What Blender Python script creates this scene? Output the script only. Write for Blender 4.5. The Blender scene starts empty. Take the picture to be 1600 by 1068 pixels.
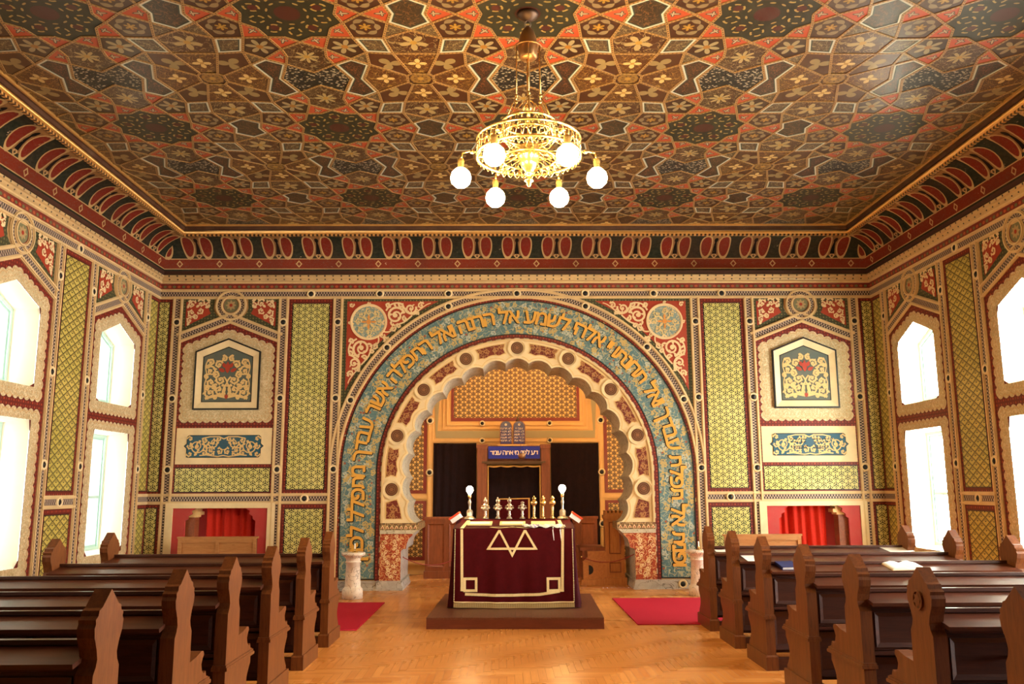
import bpy, bmesh, math, random
from mathutils import Vector, Matrix
random.seed(7)
SC = bpy.context.scene
COL = SC.collection
PI = math.pi

# ------------------------------------------------------------------ camera
cam_d = bpy.data.cameras.new('camera')
cam_d.sensor_width = 36.0
cam_d.lens = 36.0 * 1328.0 / 1600.0
cam_d.clip_end = 200
cam = bpy.data.objects.new('camera', cam_d)
COL.objects.link(cam)
RW = Matrix(((0.99994521, -0.00964876, -0.00405962),
             (0.00237606, -0.16848212, 0.98570185),
             (-0.01019477, -0.98565749, -0.16844996)))
cam.matrix_world = Matrix.Translation((-0.25, 0.0, 1.75)) @ RW.transposed().to_4x4()
SC.camera = cam

# ------------------------------------------------------------------ world: bright hazy sky, brighter on the sunny (right) side
world = bpy.data.worlds.new('sky')
SC.world = world
world.use_nodes = True
wn = world.node_tree.nodes
wl = world.node_tree.links
wn.clear()
w_tc = wn.new('ShaderNodeTexCoord')
w_sep = wn.new('ShaderNodeSeparateXYZ')
w_map = wn.new('ShaderNodeMapRange')
w_map.interpolation_type = 'SMOOTHSTEP'
w_map.inputs[1].default_value = -0.8
w_map.inputs[2].default_value = 0.8
w_map.inputs[3].default_value = 1.9
w_map.inputs[4].default_value = 30.0
w_bg = wn.new('ShaderNodeBackground')
w_bg.inputs[0].default_value = (1.0, 0.985, 0.96, 1)
w_out = wn.new('ShaderNodeOutputWorld')
wl.new(w_tc.outputs['Generated'], w_sep.inputs[0])
wl.new(w_sep.outputs[0], w_map.inputs[0])
wl.new(w_map.outputs[0], w_bg.inputs[1])
wl.new(w_bg.outputs[0], w_out.inputs[0])

vs = SC.view_settings
vs.view_transform = 'Standard'
vs.look = 'None'
vs.exposure = 0.96
vs.gamma = 1.0
vs.use_curve_mapping = False
try:
    SC.cycles.use_denoising = True
    SC.cycles.max_bounces = 8
    SC.cycles.diffuse_bounces = 5
    SC.cycles.glossy_bounces = 3
    SC.cycles.transparent_max_bounces = 12
    SC.cycles.sample_clamp_indirect = 8.0
except Exception:
    pass

# ------------------------------------------------------------------ room dimensions (metres)
XW = 6.55          # half width
YB = 15.3          # wall with the arch
YR = -3.0          # wall behind the camera
ZC = 6.40          # ceiling
BAYS = [13.77, 10.77, 7.77, 4.77]   # window bays along both side walls
for s in (-1, 1):                                # portals: they only guide the daylight through the openings
    for b in BAYS:
        for (z0, z1) in ((0.75, 2.66), (3.10, 4.40)):
            ld = bpy.data.lights.new('window_portal', 'AREA')
            ld.shape = 'RECTANGLE'
            ld.size = 1.24
            ld.size_y = z1 - z0
            ld.cycles.is_portal = True
            lo = bpy.data.objects.new('window_portal', ld)
            lo.location = (s * (XW + 0.45), b, (z0 + z1) / 2)
            lo.rotation_euler = (PI / 2, 0, s * PI / 2)
            COL.objects.link(lo)

# ------------------------------------------------------------------ mesh helpers
def link(name, mesh, parent=None, mat=None, matrix=None, kind=None, label=None, cat=None, group=None):
    o = bpy.data.objects.new(name, mesh)
    COL.objects.link(o)
    if parent is not None:
        o.parent = parent
    if matrix is not None:
        o.matrix_local = matrix
    if mat is not None and mesh is not None and not mesh.materials:
        for m in (mat if isinstance(mat, (list, tuple)) else [mat]):
            mesh.materials.append(m)
    return tag(o, label, cat, group, kind)

def tag(o, label=None, cat=None, group=None, kind=None):
    if label: o['label'] = label
    if cat: o['category'] = cat
    if group: o['group'] = group
    if kind: o['kind'] = kind
    return o

def empty(name, loc=(0, 0, 0), rz=0.0, parent=None, **kw):
    o = bpy.data.objects.new(name, None)
    COL.objects.link(o)
    o.location = loc
    o.rotation_euler = (0, 0, rz)
    if parent is not None: o.parent = parent
    return tag(o, **kw)

def copy_tree(o, parent=None):
    c = o.copy()
    COL.objects.link(c)
    c.parent = parent
    for ch in list(o.children):
        copy_tree(ch, c)
    return c

class MB:
    """collects faces with material slots and uvs, then becomes one mesh"""
    def __init__(s):
        s.v = []; s.f = []; s.m = []; s.uv = []; s.sm = []; s.k = 0
    def eps(s):
        """tiny height step so that overlapping flat pieces never share one plane"""
        s.k += 1
        return (s.k * 37 % 101) * 0.00003
    def face(s, pts, uv=None, m=0, smooth=False):
        i = len(s.v)
        s.v += [tuple(p) for p in pts]
        s.f.append(tuple(range(i, i + len(pts))))
        s.m.append(m)
        s.sm.append(smooth)
        s.uv += list(uv) if uv is not None else [(p[0], p[1]) for p in pts]
        return s
    def flat(s, poly, w, m=0, uvo=(0, 0)):
        """2d polygon at height w facing +w (counter-clockwise)"""
        if area2(poly) < 0: poly = poly[::-1]
        w += s.eps()
        return s.face([(p[0], p[1], w) for p in poly], [(p[0] - uvo[0], p[1] - uvo[1]) for p in poly], m)
    def prism(s, poly, w0, w1, m=0, ms=None, uvo=(0, 0), back=False):
        if area2(poly) < 0: poly = poly[::-1]
        s.flat(poly, w1, m, uvo)
        n = len(poly)
        ms = m if ms is None else ms
        for i in range(n):
            a, b = poly[i], poly[(i + 1) % n]
            s.face([(a[0], a[1], w0), (b[0], b[1], w0), (b[0], b[1], w1), (a[0], a[1], w1)],
                   [(a[0] - uvo[0], a[1] - uvo[1]), (b[0] - uvo[0], b[1] - uvo[1])] * 2 if False else
                   [(0, w0), (math.dist(a, b), w0), (math.dist(a, b), w1), (0, w1)], ms)
        if back:
            s.face([(p[0], p[1], w0) for p in poly[::-1]], None, ms)
        return s
    def ring(s, outer, inner, w0, w1=None, m=0, ms=None, side=None):
        """flat band between two closed loops of equal length at height w1 (outer edge drops to side)"""
        n = len(outer)
        w1 = w0 if w1 is None else w1
        for i in range(n):
            j = (i + 1) % n
            s.face([(*outer[i], w0), (*outer[j], w0), (*inner[j], w1), (*inner[i], w1)],
                   [outer[i], outer[j], inner[j], inner[i]], m)
            if side is not None:
                s.face([(*outer[i], side), (*outer[j], side), (*outer[j], w0), (*outer[i], w0)], None, m if ms is None else ms)
                s.face([(*inner[j], side), (*inner[i], side), (*inner[i], w1), (*inner[j], w1)], None, m if ms is None else ms)
        return s
    def box(s, a, b, m=0):
        x0, y0, z0 = a; x1, y1, z1 = b
        P = [(x0, y0, z0), (x1, y0, z0), (x1, y1, z0), (x0, y1, z0), (x0, y0, z1), (x1, y0, z1), (x1, y1, z1), (x0, y1, z1)]
        for q, (ax, ay) in (((0, 3, 2, 1), (0, 1)), ((4, 5, 6, 7), (0, 1)), ((0, 1, 5, 4), (0, 2)), ((2, 3, 7, 6), (0, 2)), ((1, 2, 6, 5), (1, 2)), ((3, 0, 4, 7), (1, 2))):
            s.face([P[k] for k in q], [(P[k][ax], P[k][ay]) for k in q], m)
        return s
    def strip(s, pts, width, w0, w1, m=0, closed=False, u0=0.0, taper=None, sides=True, ms=None):
        """ribbon of given width along a 2d polyline, uv u = length, v = -1..1"""
        n = len(pts)
        w1 += s.eps()
        L = []; Rr = []
        for i in range(n):
            if closed: a, b = pts[i - 1], pts[(i + 1) % n]
            else: a, b = pts[max(i - 1, 0)], pts[min(i + 1, n - 1)]
            dx, dy = b[0] - a[0], b[1] - a[1]
            l = math.hypot(dx, dy) or 1
            k = 1.0
            if 0 < i < n - 1 or closed:
                p = pts[i]
                q0 = pts[i - 1]; q1 = pts[(i + 1) % n]
                d0 = Vector((p[0] - q0[0], p[1] - q0[1])); d1 = Vector((q1[0] - p[0], q1[1] - p[1]))
                if d0.length > 1e-9 and d1.length > 1e-9:
                    c = d0.normalized().dot(d1.normalized())
                    k = min(1.0 / max(math.sqrt(max((1 + c) / 2, 0)), 0.35), 2.5)
            h = (width if taper is None else width * taper(i / (n - 1))) / 2 * k
            nx, ny = -dy / l * h, dx / l * h
            L.append((pts[i][0] + nx, pts[i][1] + ny)); Rr.append((pts[i][0] - nx, pts[i][1] - ny))
        u = u0
        for i in range(n if closed else n - 1):
            j = (i + 1) % n
            d = math.dist(pts[i], pts[j])
            s.face([(*Rr[i], w1), (*Rr[j], w1), (*L[j], w1), (*L[i], w1)], [(u, -1), (u + d, -1), (u + d, 1), (u, 1)], m)
            if sides:
                q = m if ms is None else ms
                s.face([(*Rr[i], w0), (*Rr[j], w0), (*Rr[j], w1), (*Rr[i], w1)], [(u, -1)] * 4, q)
                s.face([(*L[j], w0), (*L[i], w0), (*L[i], w1), (*L[j], w1)], [(u, 1)] * 4, q)
            u += d
        return s
    def lathe(s, prof, n=16, c=(0, 0, 0), m=0, smooth=True, a0=0.0):
        for k in range(n):
            t0, t1 = a0 + 2 * PI * k / n, a0 + 2 * PI * (k + 1) / n
            for (r0, z0), (r1, z1) in zip(prof, prof[1:]):
                P = [(c[0] + r0 * math.cos(t0), c[1] + r0 * math.sin(t0), c[2] + z0), (c[0] + r0 * math.cos(t1), c[1] + r0 * math.sin(t1), c[2] + z0),
                     (c[0] + r1 * math.cos(t1), c[1] + r1 * math.sin(t1), c[2] + z1), (c[0] + r1 * math.cos(t0), c[1] + r1 * math.sin(t0), c[2] + z1)]
                U = [(k / n, z0), ((k + 1) / n, z0), ((k + 1) / n, z1), (k / n, z1)]
                if r0 < 1e-6: P, U = [P[0], P[2], P[3]], [U[0], U[2], U[3]]
                elif r1 < 1e-6: P, U = [P[0], P[1], P[2]], [U[0], U[1], U[2]]
                s.face(P, U, m, smooth)
        return s
    def tube(s, pts, r, n=8, m=0, closed=False, rf=None):
        pts = [Vector(p) for p in pts]
        N = len(pts)
        rings = []
        up = None
        for i in range(N):
            if closed: t = pts[(i + 1) % N] - pts[i - 1]
            else: t = pts[min(i + 1, N - 1)] - pts[max(i - 1, 0)]
            t.normalize()
            if up is None:
                up = Vector((0, 0, 1)) if abs(t.z) < 0.9 else Vector((1, 0, 0))
            x = t.cross(up).normalized(); y = x.cross(t).normalized(); up = y
            rr = r if rf is None else r * rf(i / max(N - 1, 1))
            rings.append([pts[i] + x * (rr * math.cos(2 * PI * k / n)) + y * (rr * math.sin(2 * PI * k / n)) for k in range(n)])
        for i in range(N if closed else N - 1):
            a, b = rings[i], rings[(i + 1) % N]
            for k in range(n):
                j = (k + 1) % n
                s.face([a[j], a[k], b[k], b[j]], None, m, True)
        if not closed:
            s.face(rings[0], None, m); s.face(rings[-1][::-1], None, m)
        return s
    def sphere(s, c, r, m=0, n=12, sz=1.0):
        prof = [(r * math.cos(-PI / 2 + PI * k / (n // 2)), sz * r * math.sin(-PI / 2 + PI * k / (n // 2))) for k in range(n // 2 + 1)]
        prof[0] = (0, -r * sz); prof[-1] = (0, r * sz)
        return s.lathe(prof, n, c, m)
    def mesh(s, name, mats=None, weld=False):
        me = bpy.data.meshes.new(name)
        me.from_pydata(s.v, [], s.f)
        uvl = me.uv_layers.new(name='UVMap')
        flat = [c for p in s.uv for c in p]
        uvl.data.foreach_set('uv', flat)
        me.polygons.foreach_set('material_index', s.m)
        me.polygons.foreach_set('use_smooth', s.sm)
        for m in (mats if isinstance(mats, (list, tuple)) else [mats] if mats is not None else []):
            me.materials.append(m)
        if weld or any(s.sm):
            bm = bmesh.new(); bm.from_mesh(me)
            bmesh.ops.remove_doubles(bm, verts=bm.verts, dist=1e-5)
            bm.to_mesh(me); bm.free()
        me.update()
        return me
    def build(s, name, mats, parent=None, matrix=None, weld=False, **kw):
        return link(name, s.mesh(name, mats, weld), parent, None, matrix, **kw)

def area2(p):
    return sum(p[i - 1][0] * p[i][1] - p[i][0] * p[i - 1][1] for i in range(len(p))) / 2
def rect(u0, v0, u1, v1): return [(u0, v0), (u1, v0), (u1, v1), (u0, v1)]
def arc(cx, cy, r, a0, a1, n):
    return [(cx + r * math.cos(math.radians(a0 + (a1 - a0) * k / n)), cy + r * math.sin(math.radians(a0 + (a1 - a0) * k / n))) for k in range(n + 1)]
def penta(h, shoulder, apex, bottom):
    return [(-h, bottom), (h, bottom), (h, shoulder), (0, apex), (-h, shoulder)]
def inset(poly, d):
    """move every edge of a simple polygon inward by d"""
    if area2(poly) < 0: poly = poly[::-1]
    n = len(poly); out = []
    for i in range(n):
        p0, p1, p2 = Vector(poly[i - 1]), Vector(poly[i]), Vector(poly[(i + 1) % n])
        d0 = (p1 - p0).normalized(); d1 = (p2 - p1).normalized()
        n0 = Vector((-d0.y, d0.x)); n1 = Vector((-d1.y, d1.x))
        b = n0 + n1
        den = max(b.dot(n0), 0.25)
        q = p1 + b * (d / den)
        out.append((q.x, q.y))
    return out
def smooth(pts, k=6):
    """Catmull-Rom through the points"""
    out = []
    n = len(pts)
    for i in range(n - 1):
        p0, p1, p2, p3 = pts[max(i - 1, 0)], pts[i], pts[i + 1], pts[min(i + 2, n - 1)]
        for j in range(k):
            t = j / k
            out.append(tuple(0.5 * (2 * b + (c - a) * t + (2 * a - 5 * b + 4 * c - d) * t * t + (3 * b - a - 3 * c + d) * t ** 3) for a, b, c, d in zip(p0, p1, p2, p3)))
    out.append(pts[-1])
    return out
def resample(poly, step):
    out = []
    n = len(poly)
    for i in range(n):
        a, b = poly[i], poly[(i + 1) % n]
        k = max(1, round(math.dist(a, b) / step))
        out += [(a[0] + (b[0] - a[0]) * t / k, a[1] + (b[1] - a[1]) * t / k) for t in range(k)]
    return out
def frame(o, u, v, w):
    m = Matrix.Identity(4)
    for c, a in enumerate((u, v, w, o)):
        for r in range(3): m[r][c] = a[r]
    return m
F_BACK = frame((0, YB, 0), (1, 0, 0), (0, 0, 1), (0, -1, 0))
F_LEFT = frame((-XW, 0, 0), (0, 1, 0), (0, 0, 1), (1, 0, 0))
F_RIGHT = frame((XW, 0, 0), (0, -1, 0), (0, 0, 1), (-1, 0, 0))
def at(F, u=0, v=0, w=0, rot=0.0, mir=False):
    m = F @ Matrix.Translation((u, v, w)) @ Matrix.Rotation(rot, 4, 'Z')
    if mir: m = m @ Matrix.Diagonal((-1, 1, 1, 1))
    return m
# ------------------------------------------------------------------ shader helpers: small expression language over math nodes
class E:
    def __init__(s, nt, v): s.nt = nt; s.v = v
    def _op(s, op, *a):
        n = s.nt.nodes.new('ShaderNodeMath'); n.operation = op
        for i, x in enumerate((s,) + a):
            x = x.v if isinstance(x, E) else x
            if isinstance(x, (int, float)): n.inputs[i].default_value = x
            else: s.nt.links.new(x, n.inputs[i])
        return E(s.nt, n.outputs[0])
    def __add__(s, o): return s._op('ADD', o)
    def __sub__(s, o): return s._op('SUBTRACT', o)
    def __mul__(s, o): return s._op('MULTIPLY', o)
    def __truediv__(s, o): return s._op('DIVIDE', o)
    def __radd__(s, o): return s._op('ADD', o)
    def __rmul__(s, o): return s._op('MULTIPLY', o)
    def __rsub__(s, o): return (s * -1.0) + o
    def lt(s, o): return s._op('LESS_THAN', o)
    def gt(s, o): return s._op('GREATER_THAN', o)
    def abs(s): return s._op('ABSOLUTE')
    def frac(s): return s._op('FRACT')
    def floor(s): return s._op('FLOOR')
    def sqrt(s): return s._op('SQRT')
    def sin(s): return s._op('SINE')
    def cos(s): return s._op('COSINE')
    def min(s, o): return s._op('MINIMUM', o)
    def max(s, o): return s._op('MAXIMUM', o)
    def wrap(s, lo, hi): return s._op('WRAP', hi, lo)
    def atan2(s, o): return s._op('ARCTAN2', o)
    def clamp(s): return s.max(0.0).min(1.0)
def sel(c, a, b): return a * c + b * (1.0 - c)
def length(x, y): return (x * x + y * y).sqrt()

class M:
    """one procedural material"""
    def __init__(s, name, rough=0.5, metal=0.0, spec=0.3):
        s.mat = bpy.data.materials.new(name); s.mat.use_nodes = True
        s.nt = s.mat.node_tree; s.nt.nodes.clear()
        s.out = s.nt.nodes.new('ShaderNodeOutputMaterial')
        s.b = s.nt.nodes.new('ShaderNodeBsdfPrincipled')
        s.b.inputs['Roughness'].default_value = rough
        s.b.inputs['Metallic'].default_value = metal
        s.b.inputs['Specular IOR Level'].default_value = spec
        s.nt.links.new(s.b.outputs[0], s.out.inputs[0])
        s.tc = s.nt.nodes.new('ShaderNodeTexCoord')
    def uv(s, sx=1.0, sy=1.0):
        n = s.nt.nodes.new('ShaderNodeSeparateXYZ')
        s.nt.links.new(s.tc.outputs['UV'], n.inputs[0])
        return E(s.nt, n.outputs[0]) * sx, E(s.nt, n.outputs[1]) * sy
    def vec(s, x, y, z=0.0):
        n = s.nt.nodes.new('ShaderNodeCombineXYZ')
        for i, a in enumerate((x, y, z)):
            if isinstance(a, E): s.nt.links.new(a.v, n.inputs[i])
            else: n.inputs[i].default_value = a
        return n.outputs[0]
    def scaled(s, kind='Object', sc=(1, 1, 1)):
        n = s.nt.nodes.new('ShaderNodeMapping')
        n.inputs['Scale'].default_value = sc
        s.nt.links.new(s.tc.outputs[kind], n.inputs[0])
        return n.outputs[0]
    def noise(s, vec, scale=5.0, detail=3.0, rough=0.5, dist=0.0):
        n = s.nt.nodes.new('ShaderNodeTexNoise')
        n.inputs['Scale'].default_value = scale; n.inputs['Detail'].default_value = detail
        n.inputs['Roughness'].default_value = rough; n.inputs['Distortion'].default_value = dist
        s.nt.links.new(vec, n.inputs['Vector'])
        return E(s.nt, n.outputs[0])
    def voronoi(s, vec, scale=5.0, feature='F1', rnd=1.0):
        n = s.nt.nodes.new('ShaderNodeTexVoronoi'); n.feature = feature
        n.inputs['Scale'].default_value = scale
        n.inputs['Randomness'].default_value = rnd
        s.nt.links.new(vec, n.inputs['Vector'])
        return E(s.nt, n.outputs['Distance']), n.outputs.get('Color')
    def island(s):
        n = s.nt.nodes.new('ShaderNodeNewGeometry')
        return E(s.nt, n.outputs['Random Per Island'])
    def objrand(s):
        n = s.nt.nodes.new('ShaderNodeObjectInfo')
        return E(s.nt, n.outputs['Random'])
    def mix(s, fac, a, b):
        n = s.nt.nodes.new('ShaderNodeMix'); n.data_type = 'RGBA'
        if isinstance(fac, E): s.nt.links.new(fac.v, n.inputs[0])
        else: n.inputs[0].default_value = fac
        for k, c in ((6, a), (7, b)):
            if isinstance(c, (tuple, list)): n.inputs[k].default_value = (*c[:3], 1)
            else: s.nt.links.new(c, n.inputs[k])
        return n.outputs[2]
    def color(s, c):
        if isinstance(c, (tuple, list)): s.b.inputs['Base Color'].default_value = (*c[:3], 1)
        else: s.nt.links.new(c, s.b.inputs['Base Color'])
        return s
    def bump(s, h, strength=0.3, dist=0.01):
        n = s.nt.nodes.new('ShaderNodeBump')
        n.inputs['Strength'].default_value = strength; n.inputs['Distance'].default_value = dist
        s.nt.links.new(h.v, n.inputs['Height'])
        s.nt.links.new(n.outputs[0], s.b.inputs['Normal'])
        return s
    def rough(s, e):
        s.nt.links.new(e.v, s.b.inputs['Roughness']); return s
    # ---- reusable masks
    def vines(s, vec, scale, w=0.05, detail=1.0, dist=0.6):
        return (s.noise(vec, scale, detail, 0.5, dist) - 0.5).abs().lt(w)
    def grime(s, c, amount=0.35, scale=3.0, kind='Object', dark=(0.25, 0.17, 0.1)):
        n = s.noise(s.tc.outputs[kind], scale, 5.0, 0.65)
        return s.mix(((n - 0.42) * 2.2 * amount).clamp(), c, dark)

def plain(name, c, rough=0.5, metal=0.0, grime=0.0, bump=0.0, spec=0.3, gscale=3.0):
    m = M(name, rough, metal, spec)
    m.color(m.grime(c, grime, gscale) if grime else c)
    if bump: m.bump(m.noise(m.tc.outputs['Object'], 60.0, 3.0), bump, 0.004)
    return m.mat

CREAM = (0.74, 0.575, 0.32)
MAT = {}
MAT['cream'] = plain('cream_paint', CREAM, 0.45, grime=0.35)
MAT['cream_gold'] = plain('cream_gold_rail', (0.64, 0.45, 0.215), 0.42, grime=0.45, gscale=5)
MAT['plaster'] = plain('white_plaster', (0.86, 0.80, 0.66), 0.7, grime=0.2)
MAT['reveal'] = plain('window_reveal_paint', (0.84, 0.75, 0.58), 0.6, grime=0.1)
MAT['red'] = plain('dark_red_paint', (0.20, 0.022, 0.013), 0.5, grime=0.3)
MAT['red_bright'] = plain('vermilion_paint', (0.34, 0.036, 0.014), 0.5, grime=0.25)
MAT['black'] = plain('black_paint', (0.012, 0.010, 0.009), 0.4)
MAT['darkgreen'] = plain('dark_green_paint', (0.05, 0.055, 0.025), 0.5)
MAT['gold'] = plain('gold_leaf', (0.85, 0.50, 0.12), 0.3, 0.6, grime=0.3)
MAT['gold_dim'] = plain('old_gilding', (0.62, 0.33, 0.09), 0.38, 0.5, grime=0.5, gscale=8)
MAT['letter'] = plain('ochre_letter_paint', (0.66, 0.34, 0.05), 0.45, grime=0.3, gscale=6)
MAT['wall'] = plain('tan_wall_paint', (0.42, 0.25, 0.10), 0.6, grime=0.3)
MAT['dark'] = plain('painted_hole_shade', (0.02, 0.012, 0.008), 0.8)

def tri_pattern(name, ga, gb, line, P=0.126, wa=0.062, wb=0.055):
    """three-armed figures on a triangular lattice with small chevrons between the arms"""
    m = M(name, 0.42)
    y, x = m.uv()
    h = P * math.sqrt(3)
    ax, ay = x.wrap(-P / 2, P / 2), y.wrap(-h / 2, h / 2)
    bx, by = (x + P / 2).wrap(-P / 2, P / 2), (y + h / 2).wrap(-h / 2, h / 2)
    c = (ax * ax + ay * ay).lt(bx * bx + by * by)
    qy, qx = sel(c, ax, bx), sel(c, ay, by)
    a = qx.atan2(qy).wrap(-PI / 3, PI / 3)
    r = length(qx, qy)
    lx, ly = (r * a.sin()).abs(), r * a.cos()
    line_m = (lx.lt(wa * P) * ly.lt(0.50 * P)).max((lx - 0.235 * P).abs().lt(wb * P) * ly.lt(0.33 * P))
    n = m.noise(m.tc.outputs['UV'], 1.3, 4.0, 0.6)
    g = m.mix(((n - 0.35) * 2.4).clamp(), ga, gb)
    m.color(m.mix(line_m, g, line))
    m.bump(line_m, -0.15, 0.004)
    return m.mat
GA, GB = (0.50, 0.46, 0.13), (0.66, 0.58, 0.22)
MAT['tri_green'] = tri_pattern('green_gold_interlaced_y_pattern', GA, GB, (0.022, 0.018, 0.008))
MAT['tri_small'] = tri_pattern('ochre_interlaced_y_pattern', (0.62, 0.36, 0.10), (0.68, 0.44, 0.15), (0.06, 0.024, 0.008), 0.114, 0.10, 0.085)

def diamond_pattern():
    m = M('green_gold_nested_diamond_pattern', 0.42)
    x, y = m.uv()
    P, Q = 0.205, 0.13
    a, b = (x / P + y / Q), (x / P - y / Q)
    fa, fb = (a.frac() - 0.5), (b.frac() - 0.5)
    d = fa.abs().max(fb.abs())
    top = (fa - fb).gt(-0.12)
    ln = ((d - 0.43).abs().lt(0.06) * top).max((d - 0.26).abs().lt(0.035) * (fa - fb).gt(0.0)).max(d.lt(0.10))
    n = m.noise(m.tc.outputs['UV'], 1.3, 4.0, 0.6)
    g = m.mix(((n - 0.35) * 2.4).clamp(), (0.42, 0.34, 0.07), (0.56, 0.42, 0.11))
    m.color(m.mix(ln, g, (0.03, 0.028, 0.010)))
    m.bump(ln, -0.15, 0.004)
    return m.mat
MAT['diamond'] = diamond_pattern()

def dotted_strip():
    """chain of small dark and pale lozenges in two rows, uv u = metres, v = -1..1"""
    m = M('purple_grey_chain_band', 0.5)
    x, v = m.uv()
    P = 0.050
    fx = (x / P).frac() - 0.5
    fx2 = (x / P + 0.5).frac() - 0.5
    up, dn = (v - 0.42), (v + 0.42)
    dk = length(fx * 0.9, up * 0.62).lt(0.24).max(length(fx2 * 0.9, dn * 0.62).lt(0.24))
    pl = length(fx2 * 0.9, up * 0.62).lt(0.17).max(length(fx * 0.9, dn * 0.62).lt(0.17))
    c = m.mix(dk, (0.24, 0.165, 0.12), (0.028, 0.016, 0.015))
    c = m.mix(pl, c, (0.52, 0.41, 0.30))
    m.color(m.grime(c, 0.25, 3.0))
    return m.mat
MAT['chain'] = dotted_strip()

def dot_border(name, base, dot_a, dot_b, P=0.055):
    """small square dots on a band; uv in metres"""
    m = M(name, 0.5)
    x, y = m.uv()
    fx, fy = (x / P).frac() - 0.5, (y / P).frac() - 0.5
    d = fx.abs().max(fy.abs()).lt(0.25)
    alt = ((x / P).floor() + (y / P).floor()).wrap(0.0, 2.0).lt(0.5)
    m.color(m.mix(d, base, m.mix(alt, dot_a, dot_b)))
    return m.mat
MAT['red_dots'] = dot_border('dark_red_band_with_dots', (0.12, 0.012, 0.008), (0.30, 0.045, 0.018), (0.20, 0.03, 0.014))
MAT['green_dots'] = dot_border('dark_green_band_with_dots', (0.045, 0.045, 0.02), (0.16, 0.14, 0.05), (0.10, 0.10, 0.04))

def red_frieze():
    m = M('red_frieze_with_green_and_orange_dots', 0.5)
    x, v = m.uv()
    fx = (x / 0.17).frac() - 0.5
    fx2 = (x / 0.17 + 0.5).frac() - 0.5
    a = length(fx * 1.7, v * 0.75).lt(0.30)
    b = length(fx2 * 1.7, v * 0.75).lt(0.30)
    c = m.mix(a, (0.16, 0.015, 0.010), (0.40, 0.075, 0.022))
    c = m.mix(b, c, (0.12, 0.14, 0.05))
    m.color(m.grime(c, 0.4, 2.0))
    return m.mat
MAT['frieze'] = red_frieze()

def cream_dotted():
    m = M('cream_moulding_with_dark_dots', 0.4)
    x, v = m.uv()
    fx = (x / 0.15).frac() - 0.5
    d = length(fx * 3.0, v * 0.9).lt(0.33)
    m.color(m.grime(m.mix(d, (0.52, 0.35, 0.16), (0.03, 0.022, 0.015)), 0.5, 3.0))
    return m.mat
MAT['cream_dots'] = cream_dotted()

def dentil_mat():
    m = M('gilded_dentil_band', 0.35, 0.3)
    x, v = m.uv()
    fx = (x / 0.075).frac()
    m.color(m.mix(fx.lt(0.5), (0.60, 0.33, 0.10), (0.05, 0.022, 0.012)))
    return m.mat
MAT['dentil'] = dentil_mat()

def cove_mat():
    """painted cove: pairs of red ovals outlined in gold, a keyhole between them; u = metres, v = 0 (bottom)..1 (top)"""
    m = M('painted_cove_with_red_ovals', 0.7, 0.0, 0.04)
    x, v = m.uv()
    P = 0.728
    f = x.wrap(-P / 2, P / 2)
    fo = (f.abs() - 0.164)
    e = length(fo / 0.112, (v - 0.64) / 0.36)
    red = e.lt(0.84)
    ring = (e - 0.92).abs().lt(0.10)
    hat = f.abs().lt(0.15) * v.gt(0.90) * v.lt(0.965)
    key = length(f / 0.034, (v - 0.80) / 0.085).lt(1.0).max(f.abs().lt(0.014 + 0.085 * (0.75 - v)) * v.gt(0.40) * v.lt(0.80))
    band = v.lt(0.29) * v.gt(0.06)
    edge = (v - 0.29).abs().lt(0.010).max((v - 0.05).abs().lt(0.010))
    g = (x + P / 2).wrap(-P / 2, P / 2)
    dia = g.abs() * 9.0 + (v - 0.17).abs() * 6.0
    dia_m = (dia - 0.42).abs().lt(0.12)
    dia2 = f.abs() * 9.0 + (v - 0.36).abs() * 6.0
    foot = (dia2 - 0.36).abs().lt(0.13)
    n = m.noise(m.scaled('UV', (1, 1, 1)), 14.0, 4.0, 0.7)
    vin = (m.noise(m.scaled('UV', (1, 1, 1)), 26.0, 1.0, 0.5, 1.0) - 0.5).abs().lt(0.018)
    c = m.mix(((n - 0.4) * 2).clamp(), (0.014, 0.016, 0.010), (0.045, 0.038, 0.022))
    mid = f.abs().lt(0.13) * v.gt(0.36)
    c = m.mix(mid, c, (0.19, 0.095, 0.035))
    c = m.mix(band, c, (0.150, 0.020, 0.008))
    c = m.mix(red, c, (0.145, 0.015, 0.008))
    c = m.mix(vin * red.max(band), c, (0.14, 0.05, 0.03))
    c = m.mix(hat, c, (0.24, 0.12, 0.04))
    gold = ring.max(edge).max(dia_m).max(foot)
    c = m.mix(gold, c, (0.38, 0.235, 0.095))
    c = m.mix(key, c, (0.006, 0.005, 0.004))
    worn = m.noise(m.tc.outputs['Object'], 7.0, 6.0, 0.8).gt(0.665)
    c = m.mix(worn, c, (0.36, 0.25, 0.15))
    c = m.mix(((m.noise(m.tc.outputs['Object'], 1.3, 4.0, 0.6) - 0.42) * 1.4).clamp(), c, (0.05, 0.02, 0.012))
    m.color(c)
    m.bump(gold, 0.3, 0.01)
    return m.mat
MAT['cove'] = cove_mat()

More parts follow.
